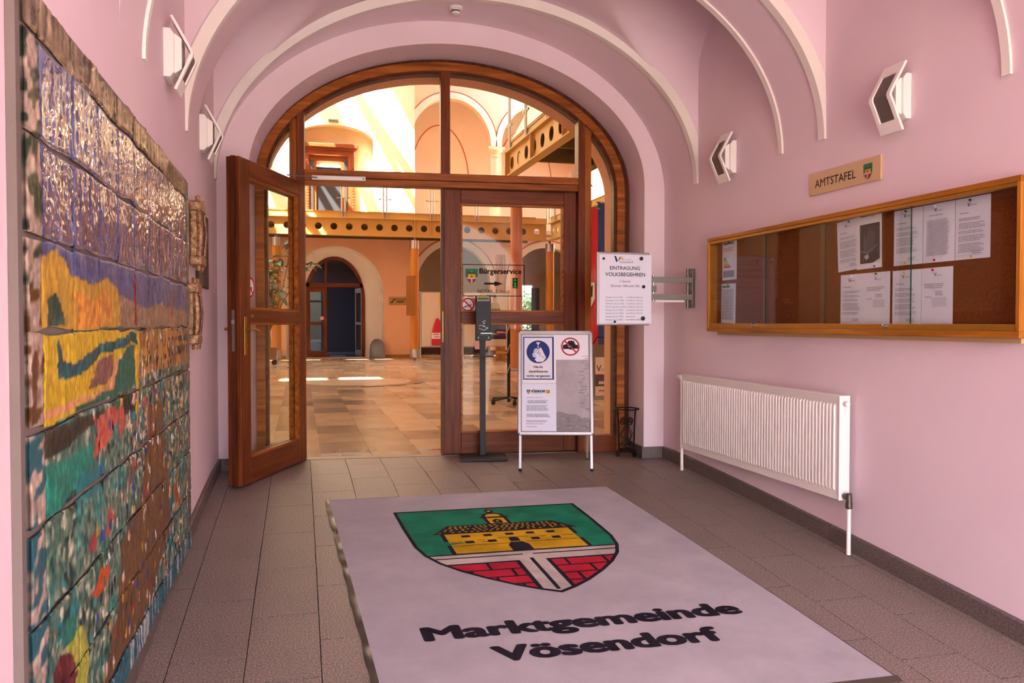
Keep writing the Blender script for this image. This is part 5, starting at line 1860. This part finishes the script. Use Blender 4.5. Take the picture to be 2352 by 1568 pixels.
# side walls and roof of the hall
struct(MB().box(-10.8, -10.5, 7.3, 29, 0, 11.5).build('wall_hall_left', 'cream'), 'left wall of the hall')
struct(MB().box(12, 12.3, 6.5, 31.8, 0, 11.5).build('wall_hall_right', 'hallpink'), 'right wall of the hall')
roof = empty('ceiling_hall', (0, 0, 11.5)); struct(roof, 'unseen hall roof with a glazed skylight and openings shaped to aim the sun')
mb = MB()
HOLES = [(-9.5, -3.4, 21.9, 28.0), (-3.4, 2.6, 23.6, 28.0), (-6.85, -5.8, 12.4, 13.3), (-5.62, -4.65, 12.4, 13.3), (6.6, 10.6, 24.0, 27.6)]  # sized to aim sun; small slots and right skylight added for lit patches
ex_x = sorted(set([-10.8, 12.3] + [h[0] for h in HOLES] + [h[1] for h in HOLES]))
ex_y = sorted(set([6.5, 31.8] + [h[2] for h in HOLES] + [h[3] for h in HOLES]))
for xa, xb in zip(ex_x[:-1], ex_x[1:]):
    for ya_, yb_ in zip(ex_y[:-1], ex_y[1:]):
        if any(h[0] <= xa and xb <= h[1] and h[2] <= ya_ and yb_ <= h[3] for h in HOLES):
            continue
        mb.box(xa, xb, ya_, yb_, 0, .25)
mb.build('roof_slab', 'white_plaster', roof)
barm = flat('#d8cfc0', .5)  # unseen roof bars, widened to strengthen their shadows on the far wall
for k in range(8):
    x = -8.6 + k * 1.5
    boxobj('glazing_bar', (x - .11, x + .11, 21.9, 28, .02, .14), barm, roof)
for k in range(3):
    y = 23.3 + k * 1.9
    boxobj('purlin', (-9.5, 2.6, y - .05, y + .05, -.16, 0.0), barm, roof)
for k in range(4):
    x = -8.0 + k * 2.9
    MB().tube([(x, 22, -.2), (x + 1.6, 28, .9)], .25, 8).build('brace', barm, roof)
    MB().tube([(x + 1.2, 22, .5), (x - .6, 28, -.1)], .15, 8).build('brace', barm, roof)
boxobj('skylight_glass', (-9.5, 2.6, 21.9, 28, .15, .158), 'glass', roof)

# ------------------------------------------------------------------ gallery
def beam_web(mb, L, h, th, hole_r, pitch_, start):
    """web in local x (0..L), z (0..h), with round holes"""
    n = 20
    x = 0.0
    k = 0
    cuts = []
    c = start
    while c + hole_r + .05 < L:
        cuts.append(c); c += pitch_
    for y in (-th / 2, th / 2):
        px = 0.0
        for c in cuts:
            xa, xb = c - hole_r - .03, c + hole_r + .03
            mb.quad((px, y, 0), (xa, y, 0), (xa, y, h), (px, y, h))
            ring_ = [(c + hole_r * math.cos(2 * math.pi * i / n), h / 2 + hole_r * math.sin(2 * math.pi * i / n)) for i in range(n)]
            def sq(i):
                a = 2 * math.pi * i / n
                dx, dz = math.cos(a), math.sin(a)
                s = min((hole_r + .03) / abs(dx) if abs(dx) > 1e-6 else 9, (h / 2) / abs(dz) if abs(dz) > 1e-6 else 9)
                return (c + dx * s, h / 2 + dz * s)
            out = [sq(i) for i in range(n)]
            for i in range(n):
                j = (i + 1) % n
                mb.quad((ring_[i][0], y, ring_[i][1]), (ring_[j][0], y, ring_[j][1]), (out[j][0], y, out[j][1]), (out[i][0], y, out[i][1]))
            for cx2, cz2 in ((xa, 0), (xb, 0), (xa, h), (xb, h)):
                pass
            # corner fill
            an = math.atan2(h / 2, hole_r + .03)
            for sx in (-1, 1):
                for sz in (-1, 1):
                    cor = (c + sx * (hole_r + .03), h / 2 + sz * h / 2)
                    cand = [o for o in out]
                    A_ = [o for o in cand if abs(o[0] - cor[0]) < 1e-6 and (o[1] - h / 2) * sz > 0]
                    B_ = [o for o in cand if abs(o[1] - cor[1]) < 1e-6 and (o[0] - c) * sx > 0]
                    if A_ and B_:
                        pa = max(A_, key=lambda o: abs(o[1] - h / 2)); pb = max(B_, key=lambda o: abs(o[0] - c))
                        mb.add([(pa[0], y, pa[1]), (cor[0], y, cor[1]), (pb[0], y, pb[1])], [(0, 1, 2)])
            px = xb
        mb.quad((px, y, 0), (L, y, 0), (L, y, h), (px, y, h))
    return cuts
def gallery(name, loc, rz, L, label, posts, deck, pitch_=.465, hole_r=.105, h=.5, kerb=True):
    g = empty(name, loc, rz)
    tag(g, label, 'gallery')
    mb = MB(); beam_web(mb, L, h, .02, hole_r, pitch_, .25)
    mb.build('beam_web', 'yellow_steel', g)
    boxobj('top_flange', (0, L, -.11, .11, h, h + .03), 'yellow_steel', g)
    boxobj('bottom_flange', (0, L, -.11, .11, -.03, 0), 'yellow_steel', g)
    if kerb:
        boxobj('kerb', (0, L, -.02, .06, h + .03, h + .20), 'yellow_steel', g)
        for k in range(int(L / .5)):
            boxobj('deck_edge', (k * .5 + .01, k * .5 + .49, -.04, .1, h + .2, h + .225), flat('#b58f4a', .6), g)
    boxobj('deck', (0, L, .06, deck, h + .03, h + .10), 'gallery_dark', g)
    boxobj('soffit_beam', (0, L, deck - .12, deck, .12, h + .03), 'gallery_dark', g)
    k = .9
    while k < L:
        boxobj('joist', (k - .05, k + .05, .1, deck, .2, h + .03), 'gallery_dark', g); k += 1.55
    for x in posts:
        for dx in (-.05, .05):
            MB().tube([(x + dx, -.05, h + .03), (x + dx, -.05, h + 1.32)], .022, 10).build('railing_post', 'steel', g, smooth=True)
        cl_ = MB().tube([(x - .17, -.05, h + .62), (x + .17, -.05, h + .62)], .012, 8).build('glass_clamp', 'steel', g, smooth=True)
        for s in (-1, 1):
            MB().lathe([(.028, -.02), (.028, .02)], (x + s * .17, -.05, h + .62), 10, 'y').build('clamp_disc', 'steel', cl_)
    ps = sorted(posts)
    for a, b in zip(ps[:-1], ps[1:]):
        boxobj('railing_glass', (a + .1, b - .1, -.055, -.045, h + .25, h + 1.3), 'glass', g)
    return g
g1 = gallery('gallery_walkway', (-9, 25.6, 3.92), 0, 16.85, 'ochre steel gallery with round beam holes along the far wall', [-.1 + 9 - 1.2, 9 + 1.3, 9 + 2.58, 9 + 4.05, 9 + 5.5, 9 + 6.9, 9 + 7.9], 2.38)
g2 = gallery('gallery_walkway', (4.9, 18.95, 4.72), R(-90), 8.5, 'nearer ochre steel walkway high on the right with end post', [.15, 1.6, 3.2, 4.8], 1.9, .62, .15, .55)
boxobj('end_plate', (-.03, 0, -.12, .12, -.03, .58), 'yellow_steel', g2)
for k in (2.1, 4.3):
    boxobj('stiffener', (k - .012, k + .012, -.1, .0, 0, .55), 'yellow_steel', g2)
g3 = gallery('gallery_walkway', (7.98, 25.48, 3.92), R(-90), 9.0, 'ochre steel gallery running along the right side of the hall', [.6, 2.2, 3.8, 5.4], 3.9)
boxobj('stiffener', (9 + 3.5 - .012, 9 + 3.5 + .012, -.1, 0, 0, .5), 'yellow_steel', g1)
boxobj('stiffener', (9 + 4.0 - .012, 9 + 4.0 + .012, -.1, 0, 0, .5), 'yellow_steel', g1)

# ------------------------------------------------------------------ columns
def column(loc, rad, top, mat, label):
    c = empty('hall_column', loc); tag(c, label, 'column', 'round columns of the hall')
    MB().lathe([(rad, .35), (rad, top - .35)], (0, 0, 0), 24).build('shaft', mat, c, smooth=True)
    MB().lathe([(rad + .02, .1), (rad + .02, .36), (rad, .36)], (0, 0, 0), 24).build('foot_sleeve', 'steel', c, smooth=True)
    MB().lathe([(rad, top - .36), (rad + .015, top - .36), (rad + .015, top - .1), (rad, top - .1)], (0, 0, 0), 24).build('head_sleeve', 'steel', c, smooth=True)
    MB().tube([(0, 0, 0), (0, 0, .12)], .05, 10).build('foot_pin', 'steel_grey', c)
    MB().tube([(0, 0, top - .12), (0, 0, top)], .05, 10).build('head_pin', 'steel_grey', c)
    return c
cn_ = column((3.5, 25.6, 0), .135, 3.89, 'orange_col', 'orange round column with a brown notice panel right of the far niche')
column((-.70, 25.6, 0), .135, 3.89, 'orange_col', 'orange round column behind the rubber plant')
column((7.98, 25.6, 0), .135, 3.89, 'orange_col', 'orange round column under the corner of the far gallery')
bc = empty('hall_column', (5.26, 19.7, 0)); tag(bc, 'thick salmon round column behind the closed door leaf', 'column', 'round columns of the hall')
MB().lathe([(.15, 0), (.15, 4.7)], (0, 0, 0), 28).build('shaft', 'salmon_col', bc, smooth=True)
MB().lathe([(.18, 0), (.18, .06)], (0, 0, 0), 28).build('base_ring', 'steel', bc)


np_ = MB().box(-.28, 0, -.16, -.14, 1.42, 2.67).build('notice_panel', flat('#a0672a', .5), cn_)
MB().box(-.04, -.01, -.166, -.16, 2.62, 2.65).build('screw_cap', 'black', np_)

# ------------------------------------------------------------------ pin boards with posters
def pinboard(x0, x1, Y, label):
    e = empty('pin_board', ((x0 + x1) / 2, Y, 0)); tag(e, label, 'pin board', 'free standing pin boards in the hall')
    w = (x1 - x0) / 2
    boxobj('panel', (-w, w, -.015, .015, .50, 2.09), flat('#d8c9b4', .8), e)
    boxobj('frame_top', (-w - .01, w + .01, -.02, .02, 2.09, 2.12), 'alu', e)
    boxobj('frame_bottom', (-w - .01, w + .01, -.02, .02, .47, .50), 'alu', e)
    for s in (-1, 1):
        MB().tube([(s * (w + .03), 0, .03), (s * (w + .03), 0, 2.12)], .022, 10).build('post', 'steel', e, smooth=True)
        boxobj('foot', (s * (w + .03) - .03, s * (w + .03) + .03, -.28, .28, 0, .03), 'steel', e)
    return e
pinboard(3.48, 4.62, 24.0, 'beige pin board with a yellow poster and red vest seen in the doorway')
pinboard(4.75, 6.1, 23.9, 'beige pin board with posters behind the sanitiser stand')
def wall_poster(x, z, w, h, Y, mat, label, pr=None, cat='poster'):
    o = MB().box(0, w, -.004, 0, 0, h).build('poster', mat)
    o.location = (x, Y, z)
    tag(o, label, cat)
    if pr:
        pr.build('print', (0, -.0045, 0), (1, 0, 0), (0, 0, 1), o)
    return o
p = Print(.0005)
p.scribble(.04, .44, .16, 1, .1, '#3a3208', .5, .2, 8).scribble(.04, .30, .22, 3, .06, '#3a3208', .4, .2, 3)
wall_poster(4.02, 1.48, .30, .60, 23.98, flat('#e8c51c', .6), 'yellow poster with black writing on a pin board', p)
p = Print(.0005); p.rect(.03, .3, .3, .5, '#9a3a34').disc(.2, .42, .07, '#d8a98c', 16).rect(.05, .05, .3, .2, '#c9c0b8').scribble(.05, .55, .24, 2, .05, '#4a4450', .4, .2, 2)
wall_poster(4.80, 1.42, .42, .66, 23.88, flat('#ece4e4', .7), 'white poster with small pictures behind the no smoking sticker', p)
p = Print(.0005)
p.poly([(.1, .12), (.14, .36), (.22, .42), (.34, .42), (.42, .34), (.46, .12)], '#b9a678').disc(.28, .5, .07, '#d0a088', 20).poly([(.2, .52), (.24, .6), (.32, .6), (.36, .52), (.34, .56), (.22, .56)], '#6a5a50').rect(.12, .1, .45, .22, '#7a4a2c').scribble(.03, .62, .3, 2, .04, '#4a4450', .5, .2, 7).rect(0, .0, .5, .09, '#d9d4d6')
wall_poster(5.42, 1.40, .52, .68, 23.88, flat('#d8cfce', .7), 'poster of a person in a pale coat on the pin board', p)
p = Print(.0005)
p.rect(0, 0, .55, .68, '#3a3a46').rect(0, .12, .55, .2, '#6a6470')
p.poly([(.32, .06), (.33, .4), (.38, .47), (.46, .47), (.52, .38), (.53, .06)], '#5a2f66').disc(.42, .54, .055, '#caa08c', 18).poly([(.36, .54), (.37, .61), (.47, .61), (.48, .5), (.46, .58), (.38, .58)], '#2a1c18')
p.scribble(.03, .56, .22, 2, .06, '#d8d4da', .55, .2, 9).scribble(.03, .15, .2, 1, .05, '#d8d4da', .4, .2, 3)
wall_poster(5.50, .70, .55, .68, 23.88, flat('#3a3a46', .6), 'dark poster of a person in a purple top on the pin board', p)
p = Print(.0005); p.scribble(.04, .3, .26, 2, .05, '#9a6a78', .3, .2, 2).disc(.17, .2, .04, '#3a7a9a', 10).disc(.18, .13, .03, '#3a5a8a', 10)
wall_poster(5.08, .40, .36, .42, 23.86, flat('#e6bcc6', .7), 'pale pink flyer hanging below the pin board', p, 'flyer')
vest = empty('red_vest', (3.94, 23.96, .52)); tag(vest, 'red packed vest with a white label hanging on a pin board', 'vest')
MB().prism([(-.16, 0), (.16, 0), (.17, .3), (.12, .5), (.15, .62), (.04, .82), (-.03, .8), (-.1, .6), (-.15, .35)], lambda a, b, d: (a, d, b), -.07, 0).build('fabric', flat('#c41f2c', .5), vest, bevel=.02)
MB().box(-.17, .16, -.082, -.07, .2, .38).build('label_band', flat('#ece4e4', .6), vest)
p = Print(.0006); p.scribble(-.13, .32, .2, 1, .06, '#a8202a', .5, .1, 6).scribble(-.1, .25, .2, 1, .05, '#a8202a', .4, .2, 2)
p.build('print', (0, -.083, 0), (1, 0, 0), (0, 0, 1), vest)

# ------------------------------------------------------------------ rubber plant
pl = empty('rubber_plant', (-.86, 23.6, 0)); tag(pl, 'tall rubber plant in a wheeled wooden tub seen through the open leaf', 'plant')
M['tub'] = flat('#8a5a26', .5, 0, .4, 'tub_wood')
MB().lathe([(.2, .17), (.23, .5), (.21, .5), (.19, .45)], (0, 0, 0), 20).build('tub', 'tub', pl, smooth=True)
for a in (0, 2.1, 4.2):
    MB().lathe([(.07, -.025), (.075, 0), (.07, .025)], (.15 * math.cos(a), .15 * math.sin(a), .085), 14, 'y').build('caster', 'rubber', pl, smooth=True)
    MB().tube([(.15 * math.cos(a), .15 * math.sin(a), .08), (.15 * math.cos(a), .15 * math.sin(a), .18)], .015, 6).build('caster_fork', 'steel_grey', pl)
stems = []
r = random.Random(21)
trunk = MB().tube([(0, 0, .42), (.02, 0, .7), (-.01, .02, .95), (.03, 0, 1.1)], [.045, .04, .045, .035], 8)
tw_ = flat('#6b5236', .8)
trunk.build('trunk', tw_, pl, smooth=True)
for k in range(9):
    a = r.uniform(0, 6.28); rr = r.uniform(.25, .75); zt = r.uniform(2.0, 3.75)
    pts = [(0.02, 0, .95), (.3 * rr * math.cos(a), .3 * rr * math.sin(a), 1.4), (.8 * rr * math.cos(a), .8 * rr * math.sin(a), (1.4 + zt) / 2 + .2), (rr * math.cos(a), rr * math.sin(a), zt)]
    MB().tube(pts, [.022, .018, .013, .007], 6).build('stem', tw_, pl, smooth=True)
    stems.append([Vector(q) for q in pts])
stems.append([Vector((.03, 0, 1)), Vector((.4, -.1, 1.8)), Vector((.85, -.2, 2.5)), Vector((1.2, -.2, 2.85))])
MB().tube(stems[-1], [.022, .016, .012, .007], 6).build('stem', tw_, pl, smooth=True)
def leaf_mat():
    t = NT('rubber_leaf')
    oi = t.n('ShaderNodeObjectInfo')
    t.base(t.ramp(oi.outputs['Random'], [(0, '2c4a30'), (.5, '47663f'), (1, '7c946a')]))
    return t.set(Roughness=.35, Specular_IOR_Level=.5)
M['leaf'] = leaf_mat()
lv = MB()
n = 7
for k in range(n):
    t_ = k / (n - 1)
    w = .062 * math.sin(math.pi * min(1, t_ * .93 + .05)) ** .7
    z = .02 * math.sin(math.pi * t_) - .05 * t_ * t_
    lv.v += [(t_ * .25, -w, z + .012), (t_ * .25, 0, z), (t_ * .25, w, z + .012)]
for k in range(n - 1):
    for j in range(2):
        lv.f.append((k * 3 + j, k * 3 + j + 1, (k + 1) * 3 + j + 1, (k + 1) * 3 + j)); lv.mi.append(0)
leaf0 = lv.build('leaf', 'leaf', pl, smooth=True)
first = True
for st_ in stems:
    for q in range(19):
        t_ = 1 - (q / 19) ** 1.3 * .62
        s = t_ * 3
        i = min(2, int(s)); p_ = st_[i].lerp(st_[i + 1], s - i)
        o = leaf0 if first else leaf0.copy()
        if not first:
            C.objects.link(o); o.parent = pl
        first = False
        o.location = p_
        o.rotation_euler = (r.uniform(-.7, .7), r.uniform(-.5, .75), r.uniform(0, 6.28))
        sc = r.uniform(.75, 1.25)
        o.scale = (sc, sc, sc)

# ------------------------------------------------------------------ flags, roll-up banner, chair
def flag(x0, x1, Y, z0, z1, cols, label, crest_=False):
    e = empty('hanging_flag', ((x0 + x1) / 2, Y, z0)); tag(e, label, 'flag')
    w = x1 - x0
    m = len(cols)
    for i, c in enumerate(cols):
        mb = MB()
        nn, nz_ = 8, 10
        xa = -w / 2 + w * i / m
        vs = []
        for k in range(nn + 1):
            x = xa + w / m * k / nn
            for j in range(nz_ + 1):
                vs.append((x, .035 * math.sin(x * 17 + j * .15) + .01 * math.sin(j), (z1 - z0) * j / nz_))
        mb.add(vs, [(k * (nz_ + 1) + j, k * (nz_ + 1) + j + 1, (k + 1) * (nz_ + 1) + j + 1, (k + 1) * (nz_ + 1) + j) for k in range(nn) for j in range(nz_)])
        mb.build('cloth_stripe', flat(c, .8), e, smooth=True)
    MB().tube([(-w / 2 - .03, 0, z1 - z0), (w / 2 + .03, 0, z1 - z0)], .02, 8).build('pole', 'steel', e)
    MB().tube([(0, .08, -z0 + .02), (0, .08, z1 - z0 + .03)], .018, 8).build('stand_pole', 'steel', e, smooth=True)
    MB().lathe([(.2, -z0), (.2, -z0 + .03), (.03, -z0 + .05)], (0, .08, 0), 20).build('stand_foot', 'steel_grey', e)
    if crest_:
        p = Print(.001)
        p.poly([(-.22, .55), (.22, .55), (.22, .2), (.14, .03), (0, -.06), (-.14, .03), (-.22, .2)], '#efe6da')
        p.line([(-.22, .55), (.22, .55), (.22, .2), (.14, .03), (0, -.06), (-.14, .03), (-.22, .2), (-.22, .55)], .012, '#2a2420')
        p.poly([(-.17, .5), (-.05, .36), (0, .48), (.05, .36), (.17, .5), (.16, .25), (.06, .2), (.08, .06), (0, .12), (-.08, .06), (-.06, .2), (-.16, .25)], '#241e1c')
        p.build('emblem', (.02, -.06, 1.45), (1, 0, 0), (0, 0, 1), e)
flag(5.40, 6.07, 16.05, .05, 3.6, ['#c9252c', '#ece2da', '#c9252c'], 'red and white hanging flag with a shield seen through the right side light', True)
flag(6.10, 6.42, 16.2, .6, 3.75, ['#2d4a86', '#2d4a86', '#e0a81c'], 'blue and yellow hanging flag seen through the right side light')
ru = empty('roll_up_banner', (4.75, 12.0, 0)); tag(ru, 'small grey and white roll up banner behind the right side light', 'banner')
MB().box(-.3, .3, .0, .012, .04, .86).build('sheet', flat('#6f675e', .6), ru)
boxobj('base', (-.32, .32, -.06, .09, 0, .04), 'alu', ru, .004)
p = Print(.0005)
p.rect(-.26, .05, .26, .66, '#e0d3c4').rect(-.26, .32, .26, .39, '#6e3550').rect(-.26, .2, .26, .32, '#4e524c').text('V', -.24, .44, .08, .1, '#1f3f57', .02).text('ösendorf', -.16, .45, .2, .04, '#5a5560').scribble(-.2, .235, .34, 1, .09, '#e6ded4', .5, .05, 5).scribble(-.2, .12, .3, 1, .06, '#8a5a6a', .4, .2, 2)
p.build('print', (0, -.001, 0), (1, 0, 0), (0, 0, 1), ru)
ch = empty('bentwood_chair', (5.75, 15.0, 0), R(160)); tag(ch, 'dark bentwood chair standing beyond the right side light', 'chair')
MB().lathe([(.2, .44), (.21, .455), (.2, .47)], (0, 0, 0), 24).build('seat', flat('#3a2418', .5), ch, smooth=True)
for a in (.8, 2.3, 3.9, 5.5):
    MB().tube([(.16 * math.cos(a), .16 * math.sin(a), .45), (.21 * math.cos(a), .21 * math.sin(a), 0)], .014, 8).build('leg', 'iron', ch)
MB().tube([(-.18, .1, .45), (-.2, .17, .75), (-.1, .2, .92), (.1, .2, .92), (.2, .17, .75), (.18, .1, .45)], .014, 8).build('backrest', 'iron', ch, smooth=True)

# ------------------------------------------------------------------ other hall things seen through the closed leaf
stl = empty('black_stele', (6.43, 22.0, 0)); tag(stl, 'tall black display stele in the hall', 'stele')
boxobj('body', (-.105, .105, -.06, .06, .03, 2.18), 'black', stl, .006); boxobj('foot', (-.2, .2, -.15, .15, 0, .03), 'steel_grey', stl)
wp = empty('wooden_post', (6.15, 25.0, 0)); tag(wp, 'square oak post standing between two columns', 'post')
boxobj('shaft', (-.14, .14, -.1, .1, .02, 3.35), 'oak_z', wp, .01); boxobj('plinth', (-.2, .2, -.16, .16, 0, .08), 'oak_x', wp)
ps_ = empty('paper_stand', (7.35, 22.0, 0)); tag(ps_, 'white paper notice on a stand right of the black stele', 'notice')
MB().box(-.1, .1, -.01, 0, 1.0, 2.2).build('sheet', 'paper', ps_)
p = Print(.0005); p.scribble(-.08, 1.35, .14, 4, .09, '#8a8088', .3, .3, 3).line([(.0, 2.1), (.03, 2.13), (.04, 2.08), (.015, 2.04)], .012, '#a06a70'); p.disc(0, 1.1, .05, '#4a8a5a', 12)
p.build('print', (0, -.0105, 0), (1, 0, 0), (0, 0, 1), ps_)
MB().tube([(0, .02, 0), (0, .02, 2.1)], .015, 8).build('rod', 'steel', ps_); boxobj('foot', (-.16, .16, -.16, .16, 0, .02), 'steel_grey', ps_)
br = empty('brochure_rack', (2.98, 11.6, 0), R(-14)); tag(br, 'black brochure rack with slanted trays behind the sandwich board', 'rack')
MB().tube([(0, 0, .03), (0, 0, 1.22)], .025, 10).build('post', 'black', br)
for a in range(5):
    w = 2 * math.pi * a / 5
    MB().tube([(0, 0, .10), (.28 * math.cos(w), .28 * math.sin(w), .07)], .018, 6).build('foot_arm', 'black', br)
    MB().lathe([(.028, -.015), (.032, 0), (.028, .015)], (.28 * math.cos(w), .28 * math.sin(w), .034), 10, 'y').build('caster', 'rubber', br)
for z in (.45, .75, 1.05):
    MB().prism([(-.16, 0), (.0, -.0), (.05, .14), (.035, .145), (-.01, .015), (-.155, .03)], lambda a, b, d: (a - .02, d, b + z), -.12, .12).build('tray', flat('#b89468', .6), br)
lb = empty('barrier_post', (-.22, 22.4, 0)); tag(lb, 'slim polished steel post right of the plant tub', 'post')
MB().lathe([(.06, 0), (.06, 1.1), (.05, 1.15), (.03, 1.17)], (0, 0, 0), 16).build('tube', 'steel', lb, smooth=True); MB().lathe([(.14, 0), (.14, .02)], (0, 0, 0), 20).build('foot', 'steel_grey', lb)

# window to the garden in the arcade back wall
w1 = empty('window_1', (8.55, 31.72, 0)); struct(w1, 'garden window in the arcade back wall')
boxobj('frame_side', (-.62, -.56, -.08, .02, .9, 2.75), 'white_metal', w1); boxobj('frame_side', (.56, .62, -.08, .02, .9, 2.75), 'white_metal', w1)
boxobj('frame_head', (-.62, .62, -.08, .02, 2.7, 2.78), 'white_metal', w1); boxobj('frame_sill', (-.66, .66, -.14, .02, .84, .92), 'white_metal', w1)
boxobj('glazing_bar', (-.03, .03, -.06, .0, .92, 2.7), 'white_metal', w1)
boxobj('pane', (-.56, .56, -.04, -.034, .92, 2.7), 'glass', w1)
# garden behind the window: two shrubs and a sunlit hedge wall
def bush(loc, n, rad, cols, label, seed):
    e = empty('garden_shrub', loc); tag(e, label, 'shrub')
    rr = random.Random(seed)
    MB().tube([(0, 0, 0), (.05, 0, .6), (0, .05, 1.4)], [.04, .03, .015], 6).build('stem', tw_, e)
    mb = MB()
    for k in range(n):
        a, b_ = rr.uniform(0, 6.28), math.acos(rr.uniform(-1, 1))
        q = rad * rr.uniform(.5, 1) 
        c = Vector((q * math.sin(b_) * math.cos(a), q * math.sin(b_) * math.sin(a), 1.3 + 1.25 * q * math.cos(b_)))
        u = Vector((rr.uniform(-1, 1), rr.uniform(-1, 1), rr.uniform(-1, 1))).normalized() * .09
        v = u.orthogonal().normalized() * .045
        mb.cur = rr.randrange(len(cols))
        mb.add([c - u, c + v, c + u, c - v], [(0, 1, 2, 3)])
    o = mb.build('foliage', [flat(x, .6) for x in cols], e)
    o['kind'] = 'stuff'
bush((8.0, 33.4, 0), 1600, .8, ['#c99c14', '#b08a10', '#5f7a20'], 'yellow flowering shrub outside the far garden window', 1)
bush((9.9, 35.2, 0), 1900, 1.1, ['#3c5a1c', '#55751f', '#7d7a1e'], 'green shrub outside the far garden window', 2)

struct(MB().box(-5, 25, 31.85, 60, -.3, -.05).build('garden_ground', flat('#7d8a4a', .9)), 'green garden ground outside the far window')
